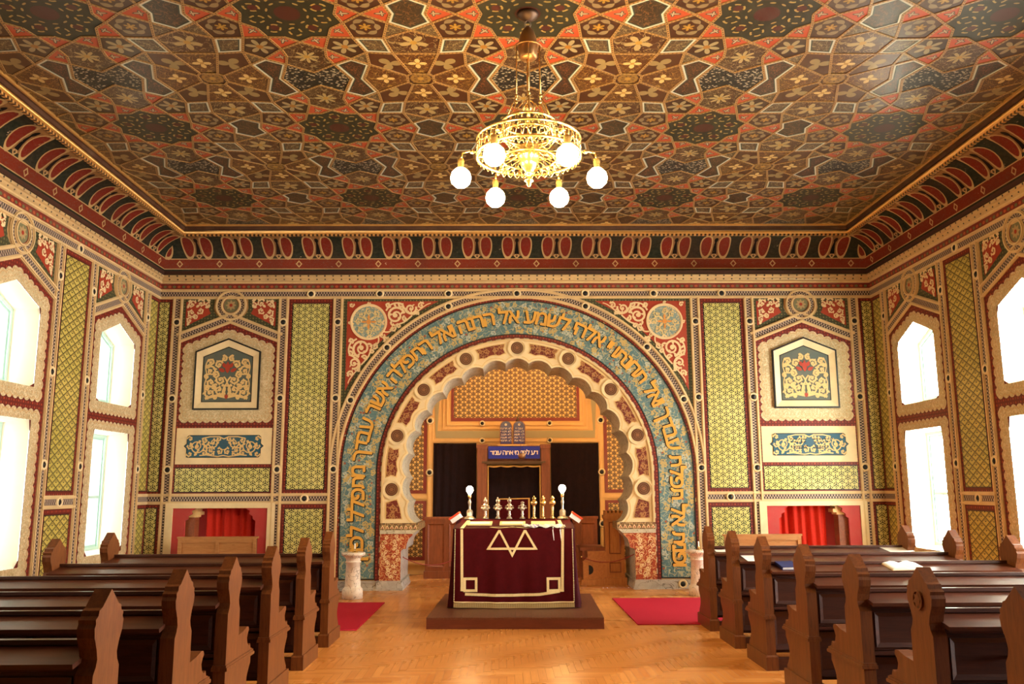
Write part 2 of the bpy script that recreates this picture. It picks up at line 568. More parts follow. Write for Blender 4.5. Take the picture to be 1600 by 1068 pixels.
def scroll_ground(name, ground, vine, vine2, scale, w=0.045, flower=None, rough=0.5):
    """ground covered with curling painted stems and small blossoms"""
    m = M(name, rough)
    vec = m.tc.outputs['UV']
    a = m.vines(vec, scale, w, 0.0, 1.1)
    b = m.vines(m.scaled('UV', (1.31, 1.17, 1)), scale * 1.35, w * 0.8, 0.0, 1.3)
    n = m.noise(vec, 2.0, 4.0, 0.6)
    c = m.mix(((n - 0.4) * 2).clamp(), ground, tuple(k * 0.72 for k in ground))
    c = m.mix(b, c, vine2)
    c = m.mix(a, c, vine)
    if flower:
        d, col = m.voronoi(vec, scale * 0.9)
        c = m.mix(d.lt(0.17), c, flower)
    m.color(c)
    m.bump(a.max(b), 0.25, 0.006)
    return m.mat
MAT['teal_scroll'] = scroll_ground('teal_ground_with_painted_scrolls', (0.085, 0.17, 0.18), (0.34, 0.33, 0.20), (0.19, 0.25, 0.21), 9.0, 0.045, (0.30, 0.085, 0.035))
MAT['red_scroll'] = scroll_ground('red_ground_with_gilt_scrolls', (0.17, 0.022, 0.010), (0.33, 0.16, 0.06), (0.09, 0.014, 0.007), 11.0, 0.045)
MAT['pillar_scroll'] = scroll_ground('vermilion_carving_with_cream_scrolls', (0.40, 0.065, 0.020), (0.58, 0.30, 0.12), (0.22, 0.028, 0.012), 13.0, 0.06)
MAT['lace'] = scroll_ground('cream_lace_pattern', (0.54, 0.415, 0.225), (0.63, 0.505, 0.30), (0.40, 0.29, 0.14), 14.0, 0.05)
MAT['brown_scroll'] = scroll_ground('brown_ground_with_scrolls', (0.20, 0.10, 0.04), (0.42, 0.26, 0.10), (0.09, 0.07, 0.03), 16.0, 0.06)
MAT['teal_med'] = scroll_ground('pale_teal_medallion_scrolls', (0.20, 0.29, 0.27), (0.70, 0.55, 0.26), (0.34, 0.37, 0.31), 14.0, 0.03, None)

def stone_mat(name, c1, c2, sc=4.0, rough=0.6):
    m = M(name, rough)
    n = m.noise(m.tc.outputs['Object'], sc, 6.0, 0.65, 0.4)
    v = (m.noise(m.tc.outputs['Object'], sc * 0.7, 3.0, 0.5, 1.5) - 0.5).abs().lt(0.012)
    m.color(m.mix(v, m.mix(((n - 0.35) * 2.5).clamp(), c1, c2), tuple(k * 0.6 for k in c2)))
    m.bump(n, 0.1, 0.01)
    return m.mat
MAT['soffit'] = stone_mat('grey_painted_stone', (0.56, 0.49, 0.35), (0.40, 0.33, 0.22), 6.0)
MAT['marble'] = stone_mat('white_veined_marble', (0.80, 0.70, 0.58), (0.68, 0.54, 0.42), 7.0, 0.35)
MAT['greymarble'] = stone_mat('grey_veined_marble', (0.52, 0.47, 0.40), (0.32, 0.27, 0.22), 5.0, 0.4)

def wood_mat(name, c1, c2, c3, rough=0.35, sc=(1, 1, 1), rnd=0.25, coat=0.0):
    """grain runs along the object's x axis after scaling"""
    m = M(name, rough)
    v = m.scaled('Object', sc)
    n = m.noise(v, 3.0, 6.0, 0.62, 0.8)
    n2 = m.noise(v, 14.0, 3.0, 0.5, 0.2)
    c = m.mix(((n - 0.32) * 2.6).clamp(), c1, c2)
    c = m.mix(((n2 - 0.52) * 3.0).clamp() * 0.7, c, c3)
    m.color(c)
    m.bump(n2, 0.08, 0.004)
    if coat:
        m.b.inputs['Coat Weight'].default_value = coat
        m.b.inputs['Coat Roughness'].default_value = 0.12
    return m.mat
MAT['pew_z'] = wood_mat('dark_walnut_upright_grain', (0.185, 0.058, 0.013), (0.105, 0.030, 0.008), (0.032, 0.009, 0.004), 0.42, (9, 0.8, 9), coat=0.08)
MAT['pew_x'] = wood_mat('dark_walnut_long_grain', (0.085, 0.024, 0.010), (0.045, 0.012, 0.006), (0.018, 0.006, 0.004), 0.42, (0.7, 9, 9), coat=0.1)
MAT['pew_b'] = wood_mat('dark_walnut_book_board', (0.105, 0.030, 0.012), (0.055, 0.015, 0.007), (0.020, 0.007, 0.004), 0.36, (9, 9, 0.7), coat=0.15)
MAT['ark_wood'] = wood_mat('orange_oak', (0.46, 0.175, 0.045), (0.33, 0.11, 0.028), (0.17, 0.05, 0.015), 0.4, (8, 8, 0.8))
MAT['ark_red'] = wood_mat('red_mahogany', (0.27, 0.075, 0.024), (0.17, 0.045, 0.016), (0.08, 0.02, 0.008), 0.4, (8, 8, 0.8))
MAT['oak_panel'] = wood_mat('light_oak', (0.44, 0.21, 0.07), (0.32, 0.13, 0.04), (0.18, 0.07, 0.02), 0.4, (0.9, 8, 8))
MAT['platform'] = wood_mat('brown_platform_board', (0.17, 0.060, 0.030), (0.105, 0.036, 0.020), (0.06, 0.02, 0.012), 0.38, (8, 0.8, 8), coat=0.15)

def parquet_mat():
    m = M('honey_parquet', 0.24)
    r = m.island()
    x, y = m.uv()
    v = m.vec(x * 2.0 + r * 37.0, y * 42.0 + r * 11.0, r * 5.0)
    n = m.noise(v, 1.0, 4.0, 0.6, 0.3)
    c = m.mix(r, (0.70, 0.315, 0.085), (0.52, 0.185, 0.035))
    c = m.mix(((n - 0.45) * 2.0).clamp() * 0.55, c, (0.34, 0.105, 0.02))
    m.color(c)
    n2 = m.noise(m.tc.outputs['Object'], 0.9, 3.0)
    m.rough(0.20 + n2 * 0.16)
    return m.mat
MAT['parquet'] = parquet_mat()
MAT['floor_gap'] = plain('dark_floor_joint', (0.20, 0.065, 0.015), 0.4)

def fabric(name, c, c2, scale=40.0, rough=0.85, sheen=0.3):
    m = M(name, rough, 0.0, 0.08)
    n = m.noise(m.tc.outputs['Object'], scale, 4.0, 0.7)
    m.color(m.mix(((n - 0.35) * 2.2).clamp(), c, c2))
    m.b.inputs['Sheen Weight'].default_value = sheen
    m.b.inputs['Sheen Roughness'].default_value = 0.4
    m.b.inputs['Sheen Tint'].default_value = (*c, 1)
    m.bump(n, 0.15, 0.004)
    return m.mat
MAT['rug'] = fabric('crimson_carpet', (0.42, 0.015, 0.032), (0.33, 0.010, 0.024), 70.0, 0.9, 0.1)
MAT['velvet'] = fabric('burgundy_velvet', (0.055, 0.003, 0.004), (0.080, 0.004, 0.006), 9.0, 0.9, 0.0)
MAT['velvet_side'] = fabric('darker_burgundy_cloth', (0.040, 0.004, 0.006), (0.055, 0.005, 0.008), 9.0, 0.85, 0.03)
MAT['curtain_red'] = fabric('scarlet_curtain', (0.55, 0.030, 0.016), (0.45, 0.022, 0.012), 30.0, 0.8, 0.2)
MAT['curtain_dark'] = fabric('near_black_curtain', (0.012, 0.006, 0.006), (0.020, 0.008, 0.008), 12.0, 0.85, 0.08)
MAT['niche_red'] = plain('crimson_niche_paint', (0.40, 0.035, 0.03), 0.6, grime=0.2)
MAT['ribbon'] = fabric('cream_gold_ribbon', (0.82, 0.66, 0.36), (0.70, 0.52, 0.24), 60.0, 0.6, 0.1)
MAT['fringe'] = plain('old_gold_fringe', (0.62, 0.44, 0.20), 0.7)
MAT['paper'] = plain('white_paper', (0.86, 0.83, 0.76), 0.7)
MAT['paper_old'] = plain('yellowed_paper', (0.80, 0.62, 0.30), 0.7)
MAT['blue_book'] = plain('navy_book_cover', (0.012, 0.022, 0.11), 0.5)
MAT['silver'] = plain('tarnished_silver', (0.60, 0.52, 0.40), 0.3, 0.9, grime=0.5, gscale=25)
MAT['brass'] = plain('polished_brass', (0.85, 0.58, 0.22), 0.25, 0.9, grime=0.3, gscale=20)
MAT['brass_dim'] = plain('aged_brass', (0.40, 0.20, 0.07), 0.35, 0.8, grime=0.4, gscale=20)
MAT['bronze'] = plain('dark_bronze', (0.10, 0.055, 0.03), 0.4, 0.7)
MAT['plank_dark'] = plain('black_iron', (0.03, 0.025, 0.02), 0.5, 0.4)
MAT['teal_frame'] = plain('pale_teal_window_paint', (0.42, 0.62, 0.56), 0.5)
MAT['sign_blue'] = plain('blue_enamel', (0.035, 0.04, 0.26), 0.12, spec=0.8)
MAT['tablet'] = plain('dark_violet_tablet', (0.045, 0.03, 0.10), 0.15, spec=0.8)
MAT['pink_gold'] = plain('pale_gilt_lettering', (0.90, 0.66, 0.45), 0.4)
MAT['cartouche_blue'] = plain('prussian_blue_cartouche', (0.020, 0.085, 0.125), 0.5, grime=0.2)
MAT['panel_teal'] = plain('grey_teal_panel', (0.085, 0.105, 0.085), 0.5, grime=0.3)
MAT['scroll_gold'] = plain('gilt_scroll', (0.66, 0.44, 0.17), 0.45, grime=0.3, gscale=8)
MAT['scroll_cream'] = plain('cream_scroll', (0.76, 0.56, 0.30), 0.5, grime=0.2, gscale=8)
MAT['tallit'] = plain('white_wool', (0.85, 0.84, 0.82), 0.8)
MAT['rope'] = plain('dark_red_rope', (0.22, 0.02, 0.015), 0.7)
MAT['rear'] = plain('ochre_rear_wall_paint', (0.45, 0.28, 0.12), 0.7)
MAT['rear_dark'] = plain('darkened_rear_wall', (0.10, 0.055, 0.025), 0.7)  # unseen wall coloured dark to cut light coming from behind the camera
MAT['bin'] = plain('dark_green_lacquer', (0.02, 0.05, 0.045), 0.25)
MAT['red_cover'] = plain('red_orange_cloth', (0.70, 0.07, 0.02), 0.6)

def glass_mat():
    m = bpy.data.materials.new('window_glass'); m.use_nodes = True
    nt = m.node_tree; nt.nodes.clear()
    o = nt.nodes.new('ShaderNodeOutputMaterial'); mx = nt.nodes.new('ShaderNodeMixShader')
    t = nt.nodes.new('ShaderNodeBsdfTransparent'); g = nt.nodes.new('ShaderNodeBsdfGlossy')
    t.inputs[0].default_value = (0.95, 0.98, 0.97, 1); g.inputs['Roughness'].default_value = 0.03
    mx.inputs[0].default_value = 0.06
    nt.links.new(t.outputs[0], mx.inputs[1]); nt.links.new(g.outputs[0], mx.inputs[2]); nt.links.new(mx.outputs[0], o.inputs[0])
    return m
MAT['glass'] = glass_mat()
def emit_mat(name, c, strength):
    m = bpy.data.materials.new(name); m.use_nodes = True
    nt = m.node_tree; nt.nodes.clear()
    o = nt.nodes.new('ShaderNodeOutputMaterial'); e = nt.nodes.new('ShaderNodeEmission')
    e.inputs[0].default_value = (*c, 1); e.inputs[1].default_value = strength
    nt.links.new(e.outputs[0], o.inputs[0])
    return m
MAT['bulb'] = emit_mat('glowing_globe_bulb', (1.0, 0.70, 0.30), 150.0)
MAT['bulb_small'] = emit_mat('glowing_table_bulb', (1.0, 0.66, 0.28), 190.0)
# ================================================================== FLOOR
floor = MB()
floor.flat(rect(-XW - 0.7, YR - 0.2, XW + 0.7, YB + 0.2), -0.004)
floor.flat(rect(-2.95, YB + 0.2, 2.95, 18.2), -0.004)
floor = floor.build('floor', MAT['floor_gap'], kind='structure', label='honey brown herringbone parquet floor')
PLK, PWD = 0.45, 0.075
def plank_mesh():
    b = MB()
    g = 0.0012
    b.prism(rect(-PLK / 2 + g, -PWD / 2 + g, PLK / 2 - g, PWD / 2 - g), -0.004, 0.0)
    return b.mesh('plank', MAT['parquet'])
planks = []
for i in range(-260, 420):
    for j in range(-40, 60):
        ox, oy = i * PWD + j * PLK, i * PWD - j * PLK
        for (cx, cy, r) in ((ox + PLK / 2, oy + PWD / 2, 0), (ox + PWD / 2, oy + PWD + PLK / 2, 1)):
            hx, hy = (PLK / 2, PWD / 2) if r == 0 else (PWD / 2, PLK / 2)
            if abs(cx) + hx < XW and cy - hy > 2.6 and (cy + hy < YB or (abs(cx) + hx < 2.7 and cy + hy < 18.0)):
                planks.append((cx, cy, r))
near = sorted((p for p in planks if p[1] > 8.75 and abs(p[0]) < 2.15), key=lambda p: math.hypot(p[0] + 0.25, p[1]))[:300]
nearset = set(near)
pm = plank_mesh()
for (cx, cy, r) in near:
    o = bpy.data.objects.new('parquet_plank', pm)
    COL.objects.link(o); o.parent = floor
    o.location = (cx, cy, random.uniform(0, 0.0006)); o.rotation_euler = (0, 0, r * PI / 2)
rest = MB()
for (cx, cy, r) in planks:
    if (cx, cy, r) in nearset: continue
    hx, hy = (PLK / 2 - .0012, PWD / 2 - .0012) if r == 0 else (PWD / 2 - .0012, PLK / 2 - .0012)
    P = [(cx - hx, cy - hy, 0), (cx + hx, cy - hy, 0), (cx + hx, cy + hy, 0), (cx - hx, cy + hy, 0)]
    U = [(-hx, -hy), (hx, -hy), (hx, hy), (-hx, hy)]
    if r: U = [(v, u) for u, v in U]
    rest.face(P, U)
rest.build('parquet_planks_beyond', MAT['parquet'], floor, kind='stuff')

# ================================================================== WALLS
STRIP_TOP, STRIP_MID = 5.265, 1.57
def side_wall(name, F, sgn, label):
    """wall plane with its window openings and splayed reveals"""
    b = MB()
    def U(y): return y * sgn
    edges = []
    ys = sorted(BAYS)
    y = YR
    H = 5.75
    def q(y0, y1, z0, z1):
        b.flat(rect(U(y0), z0, U(y1), z1) if sgn > 0 else rect(U(y1), z0, U(y0), z1), 0.0, 0)
    for c in ys:
        q(y, c - 0.62, -0.05, H)
        q(c - 0.62, c + 0.62, -0.05, 0.75)
        q(c - 0.62, c + 0.62, 2.66, 3.10)
        for s in (-1, 1):
            b.flat([(U(c + s * 0.62), 4.17), (U(c), 4.43), (U(c), H), (U(c + s * 0.62), H)], 0.0, 0)
        y = c + 0.62
        for poly in (penta(0.62, 4.17, 4.43, 3.10), rect(-0.62, 0.75, 0.62, 2.66)):
            n = len(poly)
            for i in range(n):
                p0, p1 = poly[i], poly[(i + 1) % n]
                k = 0.94
                cz = sum(p[1] for p in poly) / n
                def sh(p): return (U(c) + p[0] * k, cz + (p[1] - cz) * (0.965 if len(poly) == 4 else 0.95))
                a0, a1 = (U(c) + p0[0], p0[1]), (U(c) + p1[0], p1[1])
                b.face([(*a0, 0), (*a1, 0), (*sh(p1), -0.34), (*sh(p0), -0.34)], None, 1)
                b.face([(*sh(p0), -0.34), (*sh(p1), -0.34), (*sh(p1), -0.6), (*sh(p0), -0.6)], None, 1)
    q(y, YB + 0.02, -0.05, H)
    return b.build(name, [MAT['wall'], MAT['reveal']], None, F, kind='structure', label=label)
wall_left = side_wall('wall_left', F_LEFT, 1, 'painted side wall with tall windows on the left')
wall_right = side_wall('wall_right', F_RIGHT, -1, 'painted side wall with blown-out tall windows on the right')

# arch profile
AZ = 2.0
def arch_path(r, z0, n=48, close=False):
    return [(-r, z0)] + [(r * math.cos(PI - PI * k / n), AZ + r * math.sin(PI - PI * k / n)) for k in range(n + 1)] + [(r, z0)]
b = MB()
NA = 48
XF = 3.3
inner = arch_path(2.40, -0.05, NA)
outer = []
for (x, z) in inner:
    if z <= AZ: outer.append((math.copysign(XF, x), z))
    else:
        a = math.atan2(z - AZ, x)
        t = min(XF / max(abs(math.cos(a)), 1e-6), (5.75 - AZ) / max(math.sin(a), 1e-6))
        outer.append((t * math.cos(a), AZ + t * math.sin(a)))
for i in range(len(inner) - 1):
    b.flat([outer[i], inner[i], inner[i + 1], outer[i + 1]], 0.0)
for i in range(len(outer) - 1):   # the corner left over by the fan
    if (abs(outer[i][0]) >= XF - 1e-6) != (abs(outer[i + 1][0]) >= XF - 1e-6):
        b.flat([outer[i], outer[i + 1], (math.copysign(XF, outer[i][0]), 5.75)], 0.0)
NCX, NHW, NTOP, NDEP = 5.235, 0.64, 1.46, 0.42      # red niches either side
for s in (-1, 1):
    def R_(x0, z0, x1, z1): b.flat(rect(min(s * x0, s * x1), z0, max(s * x0, s * x1), z1), 0.0)
    R_(XF, -0.05, NCX - NHW, 5.75); R_(NCX + NHW, -0.05, XW + 0.02, 5.75); R_(NCX - NHW, NTOP, NCX + NHW, 5.75)
wall_back = b.build('wall_back', MAT['wall'], None, F_BACK, kind='structure', label='ornate painted wall with the great lobed arch')
b = MB(); b.flat(rect(-XW, -0.05, XW, ZC), 0)
wall_rear = b.build('wall_rear', MAT['rear_dark'], None, frame((0, YR, 0), (-1, 0, 0), (0, 0, 1), (0, 1, 0)), kind='structure', label='plain dark wall behind the viewer')

# niche behind the arch
ARD = 1.15          # depth of the arch barrel
YN = 18.0
b = MB()
b.face([(-2.75, YN, -0.05), (2.75, YN, -0.05), (2.75, YN, 4.7), (-2.75, YN, 4.7)])
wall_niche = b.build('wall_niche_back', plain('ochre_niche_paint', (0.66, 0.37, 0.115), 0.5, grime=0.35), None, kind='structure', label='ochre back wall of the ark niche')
for s, nm in ((-1, 'left'), (1, 'right')):
    b = MB()
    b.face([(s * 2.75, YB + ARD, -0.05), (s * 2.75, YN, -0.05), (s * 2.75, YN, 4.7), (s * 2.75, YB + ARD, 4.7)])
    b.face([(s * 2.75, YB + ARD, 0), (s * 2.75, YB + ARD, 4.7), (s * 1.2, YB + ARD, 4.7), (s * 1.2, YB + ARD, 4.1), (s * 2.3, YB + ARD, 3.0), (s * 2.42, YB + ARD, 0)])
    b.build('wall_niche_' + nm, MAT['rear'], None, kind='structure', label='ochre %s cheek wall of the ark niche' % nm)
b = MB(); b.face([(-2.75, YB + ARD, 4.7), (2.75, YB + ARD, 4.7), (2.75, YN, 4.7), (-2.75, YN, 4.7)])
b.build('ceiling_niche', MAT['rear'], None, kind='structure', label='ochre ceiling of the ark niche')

# ================================================================== CORNICE (trim) round three walls
def cornice_band(name, prof, mat, parent, v0=-1.0, v1=1.0):
    """prof: list of (offset from wall, z); swept along left, back and right walls with mitres"""
    b = MB()
    paths = []
    acc = [0.0]
    for p, q in zip(prof, prof[1:]): acc.append(acc[-1] + math.dist(p, q))
    tot = acc[-1] or 1
    for k in range(len(prof) - 1):
        (o0, z0), (o1, z1) = prof[k], prof[k + 1]
        va, vb = v0 + (v1 - v0) * acc[k] / tot, v0 + (v1 - v0) * acc[k + 1] / tot
        def corners(o, z):
            return [(-XW + o, YR, z), (-XW + o, YB - o, z), (XW - o, YB - o, z), (XW - o, YR, z)]
        A, B = corners(o0, z0), corners(o1, z1)
        for i in range(3):
            def uu(p): return p[0] if i == 1 else (p[1] - 0.03 if i == 0 else -p[1])
            b.face([A[i], A[i + 1], B[i + 1], B[i]], [(uu(A[i]), va), (uu(A[i + 1]), va), (uu(B[i + 1]), vb), (uu(B[i]), vb)], 0, len(prof) > 4)
    return b.build(name, mat, parent)
trim_1 = empty('trim_1', kind='structure', label='deep painted cove cornice running round the ceiling')
cove = [(0.08 + 0.45 * (1 - math.cos(t)), 5.685 + 0.52 * math.sin(t)) for t in [PI / 2 * k / 10 for k in range(11)]]
cornice_band('cove', cove, MAT['cove'], trim_1, 0.0, 1.0)
cornice_band('dentil_band', [(0.53, 6.205), (0.575, 6.205), (0.575, 6.235)], MAT['dentil'], trim_1)
cornice_band('gilded_rail', [(0.575, 6.235), (0.60, 6.235), (0.612, 6.26), (0.600, 6.29), (0.58, 6.30), (0.57, 6.30)], MAT['gold_dim'], trim_1)
cornice_band('dark_recess', [(0.57, 6.30), (0.60, 6.31), (0.605, 6.36), (0.63, 6.365)], plain('dark_brown_recess', (0.06, 0.022, 0.010), 0.5, grime=0.3), trim_1)  # dark brown recess band between rail and fillet
cornice_band('gilt_fillet', [(0.63, 6.365), (0.655, 6.365), (0.655, 6.40)], MAT['gold_dim'], trim_1)
cornice_band('dark_fillet', [(0.085, 5.685), (0.085, 5.62), (0.062, 5.62)], plain('dark_brown_paint', (0.05, 0.02, 0.012), 0.5), trim_1)
cornice_band('dotted_moulding', [(0.062, 5.62), (0.085, 5.605), (0.08, 5.575), (0.055, 5.565)], MAT['cream_dots'], trim_1)
cornice_band('dotted_moulding', [(0.055, 5.565), (0.05, 5.53), (0.03, 5.505)], MAT['cream_dots'], trim_1)
cornice_band('cream_fillet', [(0.03, 5.505), (0.045, 5.495), (0.045, 5.47), (0.02, 5.46)], MAT['cream_gold'], trim_1)
cornice_band('red_frieze', [(0.018, 5.46), (0.018, 5.345)], MAT['frieze'], trim_1)

# ================================================================== CEILING
CX, CY = 1.195, 1.365
b = MB()
b.face([(-XW, YR, ZC), (-XW, YB, ZC), (XW, YB, ZC), (XW, YR, ZC)])
ceiling = b.build('ceiling', plain('dark_brown_ceiling_board', (0.05, 0.02, 0.008), 0.4, grime=0.3), None, kind='structure', label='painted ceiling of interlaced ten-pointed stars')

def flower_mat(name, ground, petal, core, n, R, k=0.45, ring=None, vine=None, vscale=18.0, rot=0.0, tip=1.0):
    """painted blossom centred on the panel; uv in metres from its centre"""
    m = M(name, 0.40)
    x, y = m.uv()
    r = length(x, y)
    a = x.atan2(y) + rot
    no = m.noise(m.tc.outputs['UV'], 5.0, 4.0, 0.6)
    ground = (ground[0] * 0.70, ground[1] * 0.53, ground[2] * 0.48)
    c = m.mix(((no - 0.35) * 2).clamp(), ground, tuple(q * 0.6 for q in ground))
    if vine:
        c = m.mix(m.vines(m.tc.outputs['UV'], vscale, 0.038, 0.0, 1.2) * r.gt(R * 0.35), c, vine)
    if petal:
        lobe = (a * (n / 2.0)).cos().abs()
        c = m.mix(r.lt((lobe * k + (1 - k) * 0.45) * R * tip), c, petal)
        c = m.mix(r.lt(R * 0.22), c, core)
    if ring:
        rr, rw, rc, rn = ring
        bump = (a * (rn / 2.0)).sin().abs()
        c = m.mix((r - rr).abs().lt(rw * bump), c, rc)
    m.color(c)
    m.b.inputs['Coat Weight'].default_value = 0.35
    m.b.inputs['Coat Roughness'].default_value = 0.25
    return m.mat
BR = (0.055, 0.020, 0.006)
CRM = (0.248, 0.176, 0.072)
GLD = (0.264, 0.144, 0.024)
def star_mat():
    m = M('dark_green_star_with_blossoms', 0.42)
    x, y = m.uv()
    r = length(x, y)
    a = x.atan2(y)
    no = m.noise(m.tc.outputs['UV'], 6.0, 4.0, 0.6)
    c = m.mix(((no - 0.35) * 2).clamp(), (0.022, 0.018, 0.008), (0.012, 0.013, 0.006))
    c = m.mix(r.lt(0.13), c, (0.044, 0.010, 0.006))
    aw = a.wrap(-PI / 10, PI / 10)
    px, py = r * aw.sin(), r * aw.cos() - 0.345
    e = length(px / 0.062, py / 0.075)
    dash = ((px.atan2(py) * 4.0).sin()).gt(-0.3)
    c = m.mix((e - 1.0).abs().lt(0.16) * dash, c, (0.232, 0.152, 0.040))
    aw2 = (a + PI / 5).wrap(-PI / 5, PI / 5)
    c = m.mix(length(r * aw2.sin() / 0.05, (r * aw2.cos() - 0.33) / 0.05).lt(1.0), c, (0.048, 0.010, 0.006))
    ee = length(r * aw.sin() / 0.03, (r * aw.cos() - 0.20) / 0.012)
    c = m.mix(ee.lt(1.0), c, (0.208, 0.136, 0.040))
    m.color(c)
    return m.mat
def speckle_mat():
    m = M('black_panel_with_white_specks', 0.4)
    v = m.scaled('UV', (1.0, 1.35, 1))
    d, _ = m.voronoi(v, 21.0)
    d2, _ = m.voronoi(m.scaled('UV', (1.1, 1.2, 1)), 30.0)
    c = m.mix(d.lt(0.33), (0.011, 0.009, 0.007), (0.280, 0.228, 0.152))
    c = m.mix(d2.lt(0.16), c, (0.220, 0.168, 0.104))
    m.color(c)
    return m.mat
OR = (0.27, 0.038, 0.011)
def kite_mat():
    m = M('vermilion_kite_with_trefoil', 0.42)
    x, y = m.uv()
    ay = y.abs()
    d = length(x / 0.062, y / 0.020).lt(1.0)
    d = d.max(length((x + 0.018) / 0.018, (ay - 0.028) / 0.026).lt(1.0))
    w = length(x / 0.046, y / 0.010).lt(1.0).max(length((x + 0.018) / 0.008, (ay - 0.026) / 0.016).lt(1.0))
    c = m.mix(d, m.grime(OR, 0.25, 4.0), (0.040, 0.032, 0.020))
    c = m.mix(w, c, (0.296, 0.232, 0.144))
    m.color(c)
    return m.mat
TM = {
    'star': star_mat(), 'kite': kite_mat(), 'speck': speckle_mat(),
    'flower': flower_mat('brown_panel_gold_blossom', BR, (0.213, 0.115, 0.014), GLD, 6, 0.085, 0.6, (0.125, 0.034, (0.150, 0.104, 0.049), 6)),
    'starflower': flower_mat('brown_panel_cream_star', (0.043, 0.017, 0.005), (0.202, 0.153, 0.075), (0.202, 0.086, 0.012), 6, 0.175, 0.9, tip=0.9),
    'long': flower_mat('brown_panel_pale_arabesque', (0.058, 0.022, 0.006), CRM, GLD, 8, 0.15, 0.8, vine=(0.150, 0.104, 0.046), vscale=15.0),
    'hour': flower_mat('hourglass_panel_red_scrolls', (0.024, 0.013, 0.006), None, CRM, 6, 0.01, vine=(0.130, 0.046, 0.017), vscale=24.0),
    'teal': flower_mat('olive_shield_scrolls', (0.032, 0.024, 0.010), None, CRM, 6, 0.01, vine=(0.095, 0.043, 0.014), vscale=17.0),
    'tan': flower_mat('tan_panel_cream_scrolls', (0.078, 0.050, 0.022), None, CRM, 6, 0.01, vine=(0.173, 0.130, 0.058), vscale=18.0),
    'pent': flower_mat('brown_pentagon_arabesque', (0.066, 0.024, 0.006), CRM, GLD, 5, 0.17, 0.85, vine=(0.179, 0.121, 0.049), vscale=12.0),
    'sector': flower_mat('orange_brown_sector_scrolls', (0.086, 0.030, 0.005), (0.40, 0.27, 0.10), GLD, 4, 0.11, 0.9, vine=(0.202, 0.109, 0.023), vscale=17.0),
    'diag': flower_mat('brown_sector_leaf', (0.069, 0.024, 0.005), (0.179, 0.121, 0.046), (0.179, 0.121, 0.046), 3, 0.16, 0.8),
    'centre': flower_mat('rosette_heart', (0.058, 0.017, 0.004), (0.144, 0.072, 0.017), GLD, 8, 0.16, 0.7, (0.10, 0.02, (0.173, 0.092, 0.017), 8)),
}
def strap_mat(name, c, dk):
    m = M(name, 0.35)
    x, v = m.uv()
    f = (x / 0.045).frac() - 0.5
    d = length(f * 1.1, v * 0.55).lt(0.27)
    m.color(m.grime(m.mix(d, c, dk), 0.3, 6.0))
    return m.mat
MAT['strap'] = strap_mat('gilt_rope_strapwork', (0.24, 0.13, 0.04), (0.04, 0.016, 0.005))
MAT['strap_white'] = plain('ivory_strap', (0.36, 0.34, 0.26), 0.4)
MAT['strap_teal'] = plain('dark_teal_edge', (0.025, 0.038, 0.026), 0.45)

